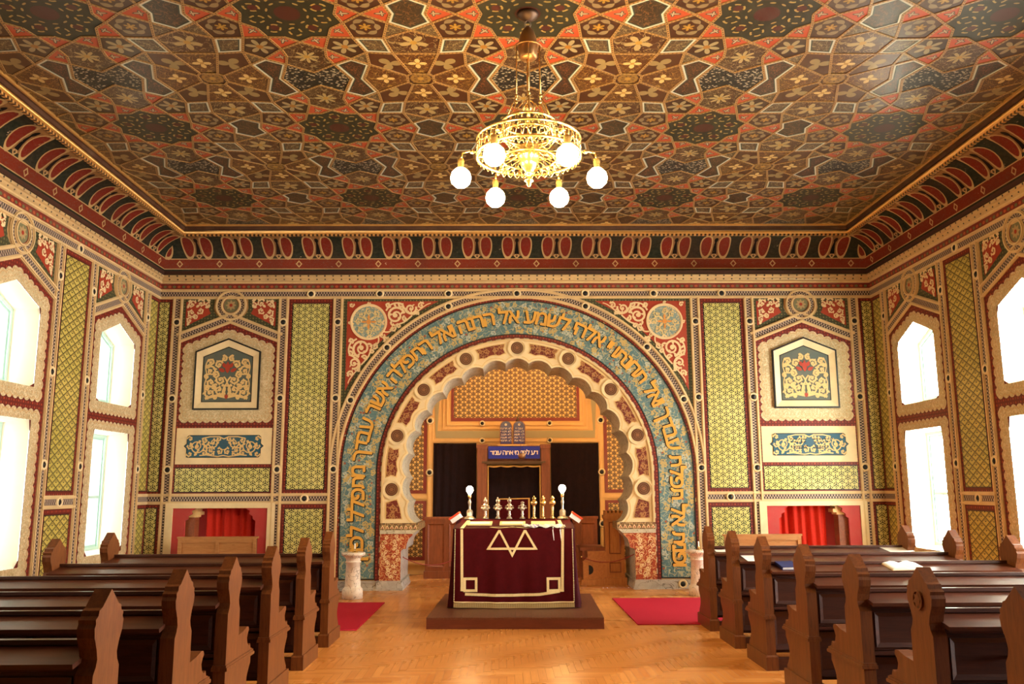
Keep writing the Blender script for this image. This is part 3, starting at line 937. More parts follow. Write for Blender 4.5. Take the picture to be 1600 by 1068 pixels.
def star_poly():
    return [((0.545 if k % 2 else 0.465) * math.cos(math.radians(18 * k)), (0.545 if k % 2 else 0.465) * math.sin(math.radians(18 * k))) for k in range(20)]
m2 = lambda p: [(x, 2 * CY - y) for x, y in p]
a_, b_ = CX, CY
def S2(half): return half + [(-x, y) for x, y in half[::-1] if abs(x) > 1e-6]
TILES = [
    ('star_panel', star_poly(), 'star', None),
    ('kite_panel', [(.465, 0), (.518, .168), (.72, 0), (.518, -.168)], 'kite', None),
    ('kite_panel', [(.376, .273), (.518, .168), (.572, .455), (.320, .441)], 'kite', None),
    ('kite_panel', [(.144, .442), (.320, .441), (.235, .690), (0, .545)], 'kite', None),
    ('kite_panel', [(.72, 0), (.97, .165), (1.02, 0), (.97, -.165)], 'kite', None),
    ('kite_panel', [(.235, .690), (.47, .90), (.265, 1.025), (.215, .86)], 'kite', None),
    ('flower_panel', [(.518, .168), (.72, 0), (.97, .165), (.89, .465), (.572, .455)], 'flower', None),
    ('star_flower_panel', [(.320, .441), (.572, .455), (.665, .755), (.47, .90), (.235, .690)], 'starflower', None),
    ('long_panel', S2([(0, .545), (.235, .690), (.215, .86), (.265, 1.025), (0, 1.21)]), 'long', None),
    ('speckled_panel', S2([(0, 1.21), (.265, 1.025), (.395, b_), (.265, 2 * b_ - 1.025), (0, 2 * b_ - 1.21)]), 'speck', None),
    ('hourglass_panel', [(.265, 1.025), (.47, .90), (.66, 1.03), (.545, b_), (.66, 2 * b_ - 1.03), (.47, 2 * b_ - .90), (.265, 2 * b_ - 1.025), (.395, b_)], 'hour', 'strap_white'),
    ('shield_panel', [(a_, .31), (.97, .165), (1.02, 0), (.97, -.165), (a_, -.31), (2 * a_ - .97, -.165), (2 * a_ - 1.02, 0), (2 * a_ - .97, .165)], 'teal', 'strap_white'),
    ('triangle_panel', [(.97, .165), (a_, .31), (.89, .465)], 'tan', None),
    ('square_panel', [(.572, .455), (.89, .465), (.95, .785), (.665, .755)], 'tan', 'strap_white'),
    ('pentagon_panel', [(a_, .31), (2 * a_ - .89, .465), (2 * a_ - .95, .785), (.95, .785), (.89, .465)], 'pent', None),
    ('triangle_panel', [(.47, .90), (.665, .755), (.66, 1.03)], 'tan', None),
    ('rosette_sector', [(.95, .785), (2 * a_ - .95, .785), (a_ + .10, 1.235), (a_ - .10, 1.235)], 'sector', None),
    ('rosette_sector', [(.66, 1.03), (a_ - .15, b_ - .075), (a_ - .15, b_ + .075), (.66, 2 * b_ - 1.03), (.553, b_)], 'sector', None),
    ('rosette_sector', [(.665, .755), (.95, .785), (a_ - .10, 1.235), (a_ - .15, b_ - .075), (.66, 1.03)], 'diag', None),
    ('rosette_centre', [(a_ - .10, b_ - .13), (a_ + .10, b_ - .13), (a_ + .15, b_ - .075), (a_ + .15, b_ + .075), (a_ + .10, b_ + .13), (a_ - .10, b_ + .13), (a_ - .15, b_ + .075), (a_ - .15, b_ - .075)], 'centre', None),
]
CLIP = (-5.90, 6.3, 5.90, 14.655)
def clip_poly(p):
    for ax, lim, sg in ((0, CLIP[0], 1), (0, CLIP[2], -1), (1, CLIP[1], 1), (1, CLIP[3], -1)):
        out = []
        for i in range(len(p)):
            a, c = p[i - 1], p[i]
            ia, ic = (a[ax] - lim) * sg >= 0, (c[ax] - lim) * sg >= 0
            if ia != ic:
                t = (lim - a[ax]) / (c[ax] - a[ax])
                out.append((a[0] + (c[0] - a[0]) * t, a[1] + (c[1] - a[1]) * t))
            if ic: out.append(c)
        p = out
        if len(p) < 3: return None
    return p
def tile_mesh(poly, mat, edge, c, ang):
    b = MB()
    ca, sa = math.cos(-ang), math.sin(-ang)
    P = [(x - c[0], y - c[1]) for x, y in poly]
    if area2(P) < 0: P = P[::-1]
    lay = 0.014
    if edge:
        P0 = inset(P, 0.017); P1 = inset(P, 0.036); P2 = inset(P, 0.05)
        b.ring(P0, P1, 0.010, 0.010, 1, side=0.0)
        b.ring(P1, P2, 0.007, 0.007, 2)
        Q = P2
    else:
        Q = inset(P, 0.013)
    n = len(Q)
    uv = [(x * ca - y * sa, x * sa + y * ca) for x, y in Q]
    b.face([(x, y, 0.006) for x, y in Q], uv, 0)
    for i in range(n):
        a, d = Q[i], Q[(i + 1) % n]
        b.face([(*a, 0), (*d, 0), (*d, 0.006), (*a, 0.006)], [(0, 0)] * 4, 0)
    return b.mesh('ceiling_panel', [TM[mat], MAT['strap_white'], MAT['strap_teal']] if edge else [TM[mat]])
STARS = [(sx * 2 * CX, 7.79 + k * 2 * CY) for k in range(3) for sx in range(-2, 3)]
FC = Matrix(((1, 0, 0, 0), (0, 1, 0, 0), (0, 0, -1, ZC), (0, 0, 0, 1)))
done = set()
for (nm, poly, mt, edge) in TILES:
    cc = (sum(p[0] for p in poly) / len(poly), sum(p[1] for p in poly) / len(poly))
    if nm == 'kite_panel':
        tipp = {0: (.72, 0), 1: (.572, .455), 2: (.235, .69), 3: (.72, 0), 4: (.47, .90)}[[t[1] for t in TILES if t[0] == 'kite_panel'].index(poly)]
        ang = math.atan2(tipp[1] - cc[1], tipp[0] - cc[0])
        cc = (cc[0], cc[1])
    elif mt == 'diag':
        ang = math.atan2(b_ - cc[1], a_ - cc[0]) + PI / 2
    elif mt == 'starflower': ang = 0.3
    else: ang = 0.0
    base = tile_mesh(poly, mt, edge, cc, ang)
    for (sx, sy) in STARS:
        for mx in (1, -1):
            for my in (1, -1):
                wx, wy = sx + mx * cc[0], sy + my * cc[1]
                key = (nm, round(wx, 2), round(wy, 2))
                if key in done: continue
                done.add(key)
                wp = [(sx + mx * x, sy + my * y) for x, y in poly]
                cp = clip_poly(wp)
                if cp is None or abs(area2(cp)) < 0.004: continue
                full = all(CLIP[0] <= x <= CLIP[2] and CLIP[1] <= y <= CLIP[3] for x, y in wp)
                if full:
                    link(nm, base, ceiling, None, FC @ Matrix.Translation((wx, wy, 0)) @ Matrix.Diagonal((mx, my, 1, 1)))
                else:
                    cl = []
                    for p in cp:
                        if not cl or math.dist(p, cl[-1]) > 0.012: cl.append(p)
                    if len(cl) > 2 and math.dist(cl[0], cl[-1]) < 0.012: cl.pop()
                    if len(cl) < 3: continue
                    lp = [((x - sx) * mx, (y - sy) * my) for x, y in cl]
                    me = tile_mesh(lp, mt, None, cc, ang)
                    link(nm, me, ceiling, None, FC @ Matrix.Translation((wx, wy, 0)) @ Matrix.Diagonal((mx, my, 1, 1)))
# strapwork: every edge of the pattern once, one mesh per star cell
eset = {}
for (nm, poly, mt, edge) in TILES:
    for mx in (1, -1):
        for my in (1, -1):
            P = [(mx * x, my * y) for x, y in poly]
            for i in range(len(P)):
                a, c = P[i - 1], P[i]
                if max(a[0], c[0]) > CX + 0.01 or min(a[0], c[0]) < -CX - 0.01 or max(a[1], c[1]) > CY + 0.01 or min(a[1], c[1]) < -CY - 0.01:
                    # keep edges crossing the cell border only once (clip them to the cell)
                    continue
                k = tuple(sorted(((round(a[0], 2), round(a[1], 2)), (round(c[0], 2), round(c[1], 2)))))
                eset.setdefault(k, (a, c))
extra = []
for (nm, poly, mt, edge) in TILES:   # edges that straddle a cell border: halves
    for mx in (1, -1):
        for my in (1, -1):
            P = [(mx * x, my * y) for x, y in poly]
            for i in range(len(P)):
                a, c = P[i - 1], P[i]
                if abs(a[0]) <= CX + .01 and abs(c[0]) <= CX + .01 and abs(a[1]) <= CY + .01 and abs(c[1]) <= CY + .01: continue
                if (abs(a[0]) < CX and abs(c[0]) > CX) or (abs(c[0]) < CX and abs(a[0]) > CX):
                    if abs(a[0]) > CX: a, c = c, a
                    t = (math.copysign(CX, c[0]) - a[0]) / (c[0] - a[0])
                    d = (a[0] + (c[0] - a[0]) * t, a[1] + (c[1] - a[1]) * t)
                elif (abs(a[1]) < CY and abs(c[1]) > CY) or (abs(c[1]) < CY and abs(a[1]) > CY):
                    if abs(a[1]) > CY: a, c = c, a
                    t = (math.copysign(CY, c[1]) - a[1]) / (c[1] - a[1])
                    d = (a[0] + (c[0] - a[0]) * t, a[1] + (c[1] - a[1]) * t)
                else: continue
                if abs(d[0]) > CX + .01 or abs(d[1]) > CY + .01: continue
                k = tuple(sorted(((round(a[0], 2), round(a[1], 2)), (round(d[0], 2), round(d[1], 2)))))
                eset.setdefault(k, (a, d))
sm = MB()
for (a, c) in eset.values():
    sm.strip([a, c], 0.027, 0.0, 0.012)
strap_me = sm.mesh('strapwork', MAT['strap'])
for (sx, sy) in STARS:
    inside = abs(sx) < 4 and sy < 13
    if inside:
        link('strapwork', strap_me, ceiling, None, FC @ Matrix.Translation((sx, sy, 0)))
    else:
        q = MB()
        for (a, c) in eset.values():
            A, B_ = [a[0] + sx, a[1] + sy], [c[0] + sx, c[1] + sy]
            ok = True
            for ax, lo, hi in ((0, CLIP[0], CLIP[2]), (1, CLIP[1], CLIP[3])):
                for lim, sg in ((lo, 1), (hi, -1)):
                    fa, fb = (A[ax] - lim) * sg, (B_[ax] - lim) * sg
                    if fa < 0 and fb < 0: ok = False
                    elif fa < 0 or fb < 0:
                        t = fa / (fa - fb)
                        X = [A[0] + (B_[0] - A[0]) * t, A[1] + (B_[1] - A[1]) * t]
                        if fa < 0: A = X
                        else: B_ = X
            if ok and math.dist(A, B_) > 0.01: q.strip([tuple(A), tuple(B_)], 0.027, 0.0, 0.012)
        q.build('strapwork', MAT['strap'], ceiling, FC.copy())
# ================================================================== WALL DECORATION (parts of the walls)
CACHE = {}
CHN = [0]
def cached(key, fn):
    if key not in CACHE: CACHE[key] = fn()
    return CACHE[key]
WALLF = {}
def put(name, wall, mesh, u=0.0, v=0.0, w=0.0, rot=0.0, mir=False):
    """place a wall part: the wall object itself carries the frame, so parts use wall coordinates"""
    m = Matrix.Translation((u, v, w)) @ Matrix.Rotation(rot, 4, 'Z')
    if mir: m = m @ Matrix.Diagonal((-1, 1, 1, 1))
    return link(name, mesh, wall, None, m)

def half_round(b, pts, width, h, m=0, closed=False):
    """raised rounded rail along a polyline: three facets"""
    b.strip(pts, width, 0.0, h * 0.6, m, closed)
    b.strip(pts, width * 0.55, h * 0.6, h, m, closed)
def chain_strip(name, wall, pts, closed=False, rails=(1, 1), wid=0.088, rail=0.05, lift=0.0):
    CHN[0] += 1
    lift += (CHN[0] * 29 % 23) * 0.00025
    b = MB(); b.strip(pts, wid, 0.0, 0.012 + lift, 0, closed)
    b.build('chain_band', MAT['chain'], wall)
    for s, on in ((-1, rails[0]), (1, rails[1])):
        if not on: continue
        off = []
        n = len(pts)
        d = (wid + rail) / 2 * s
        for i in range(n):
            if closed: a, c = pts[i - 1], pts[(i + 1) % n]
            else: a, c = pts[max(i - 1, 0)], pts[min(i + 1, n - 1)]
            l = math.dist(a, c) or 1
            off.append((pts[i][0] - (c[1] - a[1]) / l * d, pts[i][1] + (c[0] - a[0]) / l * d))
        r = MB(); half_round(r, off, rail, 0.032 + lift, 0, closed)
        r.build('cream_rail', MAT['cream_gold'], wall)

def bolt_mesh():
    b = MB()
    b.lathe([(0.045, 0.0), (0.075, 0.0), (0.082, 0.02), (0.07, 0.042), (0.055, 0.045), (0.045, 0.03)], 20, m=0)
    b.lathe([(0.048, 0.02), (0.044, 0.032), (0.025, 0.046), (0, 0.05)], 14, m=1)
    return b.mesh('bolt', [MAT['cream'], MAT['black']])
def bolt(wall, u, v): return put('roundel', wall, cached('bolt', bolt_mesh), u, v, 0.0)

def panel_mesh(w, h, border, mat, bmat='red_dots'):
    b = MB()
    O = rect(-w / 2, -h / 2, w / 2, h / 2)
    I = inset(O, border)
    b.ring(O, I, 0.006, 0.006, 1)
    b.ring(I, inset(I, 0.012), 0.010, 0.010, 2, side=0.0)
    b.flat(inset(I, 0.012), 0.008, 0)
    return b.mesh('panel', [MAT[mat], MAT[bmat], MAT['black']])
def green_panel(wall, u, z0, z1, w=0.84, border=0.075, mat='tri_green', name='interlace_panel'):
    h = z1 - z0
    return put(name, wall, cached(('pan', round(w, 3), round(h, 3), mat, border), lambda: panel_mesh(w, h, border, mat)), u, (z0 + z1) / 2)

def scroll(cx, cy, r0, turns, a0=0.0, sgn=1, n=40, r1=0.15):
    """spiral: from the outside (r0) inward"""
    return [(cx + r0 * (1 - t * (1 - r1)) * math.cos(a0 + sgn * 2 * PI * turns * t), cy + r0 * (1 - t * (1 - r1)) * math.sin(a0 + sgn * 2 * PI * turns * t)) for t in [k / n for k in range(n + 1)]]
def leaf(b, x, y, ang, l, w, h, m=0):
    pts = []
    for t in (0, .2, .45, .7, .9, 1):
        pts.append((t, math.sin(PI * t ** 0.8) * 0.5))
    P = [(x + l * (t * math.cos(ang)) - w * k * math.sin(ang), y + l * t * math.sin(ang) + w * k * math.cos(ang)) for t, k in pts]
    P += [(x + l * (t * math.cos(ang)) + w * k * math.sin(ang), y + l * t * math.sin(ang) - w * k * math.cos(ang)) for t, k in pts[::-1][1:-1]]
    b.flat(P, h, m)
def volute(b, cx, cy, r, turns=1.5, a0=0.0, sgn=1, wid=0.03, h=0.012, m=0, leaves=True):
    p = scroll(cx, cy, r, turns, a0, sgn, 26)
    b.strip(p, wid, 0.0, h, m, taper=lambda t: 1.0 - 0.45 * t)
    b.flat(arc(cx, cy, r * 0.26, 0, 330, 9), h + 0.001, m)
    if leaves:
        for k, i in enumerate((1, 5, 9, 13, 18)):
            q = p[i]
            an = math.atan2(q[1] - cy, q[0] - cx) + sgn * (0.75 if k % 2 else 0.95)
            leaf(b, q[0], q[1], an, r * (0.62 - 0.07 * k), r * 0.38, h, m)
            if k < 4: leaf(b, q[0], q[1], an + PI - sgn * 0.3, r * 0.42, r * 0.26, h, m)

def spandrel_scroll_mesh():
    """cream arabesque for the small red corner panels: local box 0..0.46 x 0..0.40 minus slope"""
    b = MB()
    for (x, y, r, a, s) in ((0.10, 0.48, 0.075, 0.3, 1), (0.27, 0.50, 0.075, 2.6, -1), (0.40, 0.46, 0.055, 1.0, 1), (0.10, 0.32, 0.075, -0.6, -1), (0.26, 0.36, 0.06, 3.6, 1), (0.07, 0.18, 0.055, 0.8, 1), (0.17, 0.24, 0.045, 2.2, -1)):
        volute(b, x, y, r, 1.25, a, s, 0.022, 0.014)
    for (x, y, an) in ((0.04, 0.08, 1.3), (0.18, 0.42, 0.7), (0.34, 0.42, 0.2), (0.02, 0.40, 1.2), (0.44, 0.54, 2.8), (0.03, 0.55, -0.6)):
        leaf(b, x, y, an, 0.09, 0.05, 0.014)
    return b.mesh('corner_arabesque', [MAT['scroll_cream']])

def scallop(poly, step, depth, seg=5):
    """closed outline whose edges are scalloped outward"""
    if area2(poly) < 0: poly = poly[::-1]
    out = []
    n = len(poly)
    for i in range(n):
        a, c = Vector(poly[i]), Vector(poly[(i + 1) % n])
        L = (c - a).length
        k = max(1, round(L / step))
        d = (c - a) / L
        nr = Vector((d.y, -d.x))
        for j in range(k):
            for t in range(seg):
                f = (j + t / seg) / k
                p = a + d * (L * f) + nr * (depth * math.sin(PI * t / seg) ** 0.7)
                out.append((p.x, p.y))
    return out
def along(poly, ref):
    """points on closed polygon `poly` matched to points of `ref` by angle about the middle"""
    cx = sum(p[0] for p in poly) / len(poly); cy = sum(p[1] for p in poly) / len(poly)
    out = []
    for (x, y) in ref:
        dx, dy = x - cx, y - cy
        best = None
        for i in range(len(poly)):
            (x0, y0), (x1, y1) = poly[i - 1], poly[i]
            ex, ey = x1 - x0, y1 - y0
            den = dx * ey - dy * ex
            if abs(den) < 1e-9: continue
            t = ((x0 - cx) * ey - (y0 - cy) * ex) / den
            s = ((x0 - cx) * dy - (y0 - cy) * dx) / den
            if t > 0 and -1e-6 <= s <= 1 + 1e-6 and (best is None or t < best): best = t
        out.append((cx + dx * best, cy + dy * best))
    return out
def lace_mesh(outer, inner_poly):
    b = MB()
    sc = scallop(outer, 0.135, 0.038)
    b.ring(sc, along(inner_poly, sc), 0.010, 0.010, 0)
    sc2 = scallop(inset(outer, 0.035), 0.135, 0.036)
    n = len(sc2)
    b.strip(sc2, 0.010, 0.010, 0.0125, 1, closed=True, sides=False)
    # row of small drops along the edge
    for p in resample(inset(outer, 0.085), 0.0675):
        b.flat([(p[0] - .011, p[1]), (p[0], p[1] - .016), (p[0] + .011, p[1]), (p[0], p[1] + .016)], 0.0122, 1)
    return b.mesh('lace_border', [MAT['lace'], plain('ochre_lace_line', (0.52, 0.30, 0.12), 0.5)])
def red_field_mesh(outer, hole):
    b = MB()
    ref = resample(outer, 0.2)
    b.ring(ref, along(hole, ref), 0.004, 0.004, 0)
    # dotted darker line just inside the edge
    return b.mesh('red_field', [MAT['red_dots']])
P_UP_OUT = penta(0.905, 4.40, 4.745, 2.855)
P_UP_LACE = penta(0.80, 4.295, 4.585, 2.945)
P_UP_OPEN = penta(0.62, 4.17, 4.43, 3.10)
P_BLIND = penta(0.59, 4.20, 4.44, 3.14)

def medallion(wall, u):
    def mk():
        b = MB()
        half_round(b, arc(0, 0, 0.265, 0, 351, 39), 0.042, 0.036, 0, True)
        b.strip(arc(0, 0, 0.215, 0, 351, 39), 0.06, 0.0, 0.014, 1, closed=True)
        half_round(b, arc(0, 0, 0.165, 0, 351, 39), 0.04, 0.04, 0, True)
        b.strip(arc(0, 0, 0.142, 0, 345, 23), 0.012, 0, 0.016, 3, closed=True)
        b.flat(arc(0, 0, 0.146, 0, 345, 23), 0.012, 2)
        for k in range(8):
            leaf(b, 0.02 * math.cos(k * PI / 4), 0.02 * math.sin(k * PI / 4), k * PI / 4, 0.08, 0.045, 0.016, 4)
        b.flat(arc(0, 0, 0.03, 0, 330, 11), 0.018, 5)
        return b.mesh('medallion', [MAT['cream_gold'], MAT['chain'], plain('olive_roundel', (0.17, 0.16, 0.08), 0.5), MAT['red'], plain('tan_petals', (0.40, 0.27, 0.12), 0.5), MAT['red_bright']])
    return put('medallion', wall, cached('medal', mk), u, 5.055, 0.004)

def bay_head(wall, u, post=0.985):
    """chevron, medallion and the two arabesque corner panels above a window bay"""
    for s in (-1, 1):
        chain_strip('chevron', wall, [(u + s * (post - 0.03), 4.445), (u + s * 0.02, 4.81)], rails=(1, 1))
        def mkc():
            O = [(-0.885, 5.175), (-0.30, 5.175), (-0.315, 4.99), (-0.265, 4.875), (-0.19, 4.805), (-0.885, 4.56)]
            O = [(-0.885, 5.175), (-0.30, 5.175), (-0.318, 5.0), (-0.275, 4.90), (-0.20, 4.83), (-0.885, 4.565)]
            b = MB()
            b.flat(O, 0.004, 0)
            b.flat([(-0.82, 5.12), (-0.40, 5.12), (-0.405, 4.985), (-0.365, 4.90), (-0.82, 4.66)], 0.007, 1)
            return b.mesh('corner_panel', [MAT['green_dots'], MAT['red_bright']])
        put('corner_panel', wall, cached('cornerpan', mkc), u, 0, 0, mir=(s > 0))
        put('corner_arabesque', wall, cached('cornerarab', spandrel_scroll_mesh), u + s * 0.815, 4.595, 0.004, mir=(s > 0))
    medallion(wall, u)

def window_bay(wall, u):
    bay_head(wall, u)
    def mk1(): return red_field_mesh(P_UP_OUT, P_UP_OPEN)
    put('red_field', wall, cached('redup', mk1), u)
    put('lace_border', wall, cached('laceup', lambda: lace_mesh(P_UP_LACE, P_UP_OPEN)), u)
    lo = rect(-0.905, 0.45, 0.905, 2.855); op = rect(-0.62, 0.75, 0.62, 2.66)
    put('red_field', wall, cached('redlo', lambda: red_field_mesh(lo, op)), u)
    put('lace_border', wall, cached('lacelo', lambda: lace_mesh(rect(-0.80, 0.55, 0.80, 2.775), op)), u)

def post(wall, u, z0, z1, bolts=()):
    chain_strip('post', wall, [(u, z0), (u, z1)])
    for z in bolts: bolt(wall, u, z)

STROKES = {'\u05d3': ([(-0.40, 0.93), (0.0, 0.93), (0.40, 0.93)], [(0.24, 0.93), (0.235, 0.5), (0.23, 0.0)]),
           '\u05ea': ([(-0.36, 0.93), (0.0, 0.93), (0.22, 0.90), (0.34, 0.72), (0.36, 0.4), (0.36, 0.0)], [(-0.24, 0.93), (-0.235, 0.5), (-0.26, 0.16), (-0.34, 0.04), (-0.46, 0.02)])}
def text_mesh(txt, size, mat, extrude=0.006, bold=0.0, align='CENTER'):
    if txt in STROKES:      # two glyphs whose outlines overlap themselves are drawn as strokes at the height of their neighbours
        ref = text_mesh('\u05d4', size, mat, extrude)
        ys = [v.co.y for v in ref.vertices]; y0, y1 = min(ys), max(ys)
        t = 0.145 * (y1 - y0) + 2 * bold
        q = MB()
        for st in STROKES[txt]:
            q.strip(smooth([(x * (y1 - y0), y0 + t * 0.35 + y * (y1 - y0 - t * 0.7)) for x, y in st], 5), t, -extrude, extrude)
        return q.mesh('letter', [mat])
    best = None
    for res in (4,):
        cu = bpy.data.curves.new('lettering', 'FONT')
        cu.body = txt; cu.size = size; cu.extrude = extrude
        cu.align_x = align; cu.align_y = 'CENTER'; cu.resolution_u = res
        o = bpy.data.objects.new('lettering', cu)
        COL.objects.link(o)
        dg = bpy.context.evaluated_depsgraph_get()
        m_ = bpy.data.meshes.new_from_object(o.evaluated_get(dg))
        bpy.data.objects.remove(o); bpy.data.curves.remove(cu)
        ar = sum(p.area for p in m_.polygons if abs(p.normal.z) > 0.9)
        if best is None or ar < best[0] * 0.97: best = (ar, m_)
    me = best[1]
    if bold:
        bm = bmesh.new()
        kk = 0
        for dx, dy in ((0, 0), (bold, 0), (-bold, 0), (0, bold), (0, -bold)):
            k0 = len(bm.verts)
            bm.from_mesh(me)
            bm.verts.ensure_lookup_table()
            kk += 1
            for v in bm.verts[k0:]: v.co.x += dx; v.co.y += dy; v.co.z += kk * 0.0003
        bm.to_mesh(me); bm.free()
    for at_ in ('custom_normal', 'sharp_face'):
        if at_ in me.attributes: me.attributes.remove(me.attributes[at_])
    me.shade_flat()
    me.materials.clear(); me.materials.append(mat)
    return me

def blind_bay(wall, u, right=False):
    bay_head(wall, u, 0.965)
    b = MB(); b.flat(P_UP_OUT, 0.004, 0); put('red_field', wall, b.mesh('red_field', [MAT['red_dots']]), u)
    put('lace_border', wall, cached('laceblind', lambda: lace_mesh(P_UP_LACE, P_BLIND)), u)
    def frame_mk():
        b = MB()
        O = P_BLIND; I = inset(O, 0.028); J = inset(O, 0.14)
        b.ring(O, I, 0.05, 0.05, 0, side=0.0)
        b.ring(I, J, 0.044, 0.016, 1)
        b.ring(J, inset(J, 0.014), 0.020, 0.020, 0, side=0.0)
        return b.mesh('blind_window_frame', [MAT['black'], MAT['cream']])
    put('blind_window_frame', wall, cached('bframe', frame_mk), u)
    def arab_mk():
        b = MB()
        b.flat(inset(P_BLIND, 0.145), 0.012, 0)
        C = (0, 3.6)
        h = 0.020
        for s in (-1, 1):
            for (x, y, r, a, g) in ((0.13, 3.50, 0.10, 2.0, 1), (0.30, 3.44, 0.085, 0.5, -1), (0.12, 3.68, 0.07, 0.4, -1), (0.29, 3.63, 0.075, 3.5, 1),
                                    (0.30, 3.84, 0.085, 1.0, 1), (0.16, 3.96, 0.065, 2.8, -1), (0.30, 4.00, 0.055, 0.2, 1), (0.07, 4.07, 0.05, 1.0, 1), (0.21, 3.77, 0.055, 1.5, 1), (0.22, 3.55, 0.05, 2.5, -1), (0.21, 3.36, 0.04, 0.0, 1), (0.36, 3.53, 0.04, 1.0, 1), (0.37, 3.74, 0.04, 2.0, -1), (0.37, 3.93, 0.035, 2.0, 1)):
                volute(b, s * x, y, r * 1.1, 1.3, a if s > 0 else PI - a, g * s, 0.034, h, 1)
            b.strip([(s * 0.02, 3.37), (s * 0.16, 3.40), (s * 0.34, 3.36), (s * 0.38, 3.34)], 0.045, 0.012, h, 1)
            b.strip(smooth([(0, 3.36), (s * 0.07, 3.43), (s * 0.05, 3.55), (s * 0.0, 3.64), (s * 0.06, 3.74)]), 0.026, 0.012, h, 1)
            b.strip(smooth([(s * 0.38, 3.40), (s * 0.40, 3.6), (s * 0.37, 3.75), (s * 0.40, 3.92), (s * 0.36, 4.05)]), 0.018, 0.012, h, 1)
            leaf(b, s * 0.05, 3.83, PI / 2 - s * 1.1, 0.13, 0.07, h + 0.002, 2)
            leaf(b, s * 0.04, 3.90, PI / 2 - s * 0.5, 0.11, 0.07, h + 0.002, 2)
        leaf(b, 0, 3.80, PI / 2, 0.22, 0.09, h + 0.004, 2)
        leaf(b, 0, 3.42, -PI / 2, 0.09, 0.07, h + 0.002, 2)
        return b.mesh('arabesque_panel', [MAT['panel_teal'], MAT['scroll_gold'], MAT['red_bright']])
    put('arabesque_panel', wall, cached('arab', arab_mk), u)
    b = MB()
    b.flat(rect(-0.905, 1.60, 0.905, 2.86), 0.004, 0)
    b.prism(rect(-0.85, 2.175, 0.85, 2.815), 0.004, 0.012, 1)
    put('cream_tablet', wall, b.mesh('cream_tablet', [MAT['red_dots'], MAT['cream']]), u)
    def cart_mk():
        b = MB()
        O = [(-0.66, 2.30), (-0.62, 2.29), (0.62, 2.29), (0.66, 2.33), (0.66, 2.45), (0.71, 2.495), (0.66, 2.54), (0.66, 2.66), (0.62, 2.69), (-0.62, 2.69), (-0.66, 2.66), (-0.66, 2.54), (-0.71, 2.495), (-0.66, 2.45)]
        b.prism(O, 0.012, 0.018, 2)
        b.flat(inset(O, 0.012), 0.020, 0)
        for s in (-1, 1):
            for (x, y, r, a, g, t) in ((0.47, 2.49, 0.135, 2.5, 1, 1.8), (0.18, 2.55, 0.095, 0.3, -1, 1.5), (0.24, 2.42, 0.085, 3.3, 1, 1.5), (0.60, 2.62, 0.05, 0, 1, 1.0), (0.60, 2.36, 0.05, 0, -1, 1.0), (0.07, 2.40, 0.06, 1, 1, 1.2), (0.33, 2.60, 0.05, 1, -1, 1.2), (0.34, 2.37, 0.05, 1, 1, 1.2), (0.10, 2.62, 0.045, 2, 1, 1.1), (0.59, 2.49, 0.05, 0.5, -1, 1.2)):
                volute(b, s * x, y, r, t, a if s > 0 else PI - a, g * s, 0.022, 0.027, 1)
            b.strip([(0, 2.33), (s * 0.1, 2.31), (s * 0.3, 2.34), (s * 0.42, 2.33)], 0.02, 0.02, 0.027, 1)
            b.strip([(0, 2.62), (s * 0.08, 2.66), (s * 0.25, 2.66), (s * 0.38, 2.63)], 0.02, 0.02, 0.027, 1)
        return b.mesh('cartouche', [MAT['cartouche_blue'], MAT['scroll_gold'], MAT['black']])
    put('blue_cartouche', wall, cached('cart', cart_mk), u)
    if right:      # two short lines of dark script, too worn to read: broken strokes
        b = MB()
        rnd = random.Random(5)
        for (y, x0, x1) in ((2.585, -0.34, 0.42), (2.53, -0.34, 0.36), (2.455, -0.34, 0.34), (2.42, -0.30, 0.28)):
            x = x0
            while x < x1:
                l = rnd.uniform(0.012, 0.04)
                if abs(x) > 0.05: b.strip([(x, y), (x + l, y + rnd.uniform(-.006, .006))], 0.016, 0.026, 0.030)
                x += l + rnd.uniform(0.008, 0.025)
        put('worn_script', wall, b.mesh('worn_script', [MAT['black']]), u)
    green_panel(wall, u, 1.625, 2.175, 1.81, 0.06)
    # niche surround below the chain band
    b = MB()
    O = rect(-0.96, 0.0, 0.96, 1.50); 
    op = [(-0.62, 0.0), (-0.62, 1.19), (-0.57, 1.22), (-0.57, 1.27), (-0.50, 1.31), (-0.52, 1.36), (-0.45, 1.40), (-0.45, 1.46), (0.45, 1.46), (0.45, 1.40), (0.52, 1.36), (0.50, 1.31), (0.57, 1.27), (0.57, 1.22), (0.62, 1.19), (0.62, 0.0)]
    b.prism([(-0.96, 0), (-0.96, 1.50), (0.96, 1.50), (0.96, 0), (0.83, 0), (0.83, 1.41), (-0.83, 1.41), (-0.83, 0)], 0.0, 0.035, 0)
    red = [(-0.84, 0.0), (-0.84, 1.47), (0.84, 1.47), (0.84, 0.0)] + op[::-1]
    b.prism(red, -0.05, 0.008, 1)
    put('niche_surround', wall, b.mesh('niche_surround', [MAT['cream'], MAT['niche_red']]), u)
    b = MB()
    d = -NDEP
    h = NHW
    for q in ([(-h, 0, 0), (-h, 0, d), (-h, NTOP, d), (-h, NTOP, 0)], [(h, 0, 0), (h, NTOP, 0), (h, NTOP, d), (h, 0, d)], [(-h, NTOP, 0), (-h, NTOP, d), (h, NTOP, d), (h, NTOP, 0)], [(-h, 0, d), (h, 0, d), (h, NTOP, d), (-h, NTOP, d)]):
        b.face(q)
    put('niche_recess', wall, b.mesh('niche_recess', [MAT['niche_red']]), u)
    s = 1 if right else -1          # stepped corbel and board inside the recess, on the side away from the arch
    b = MB()
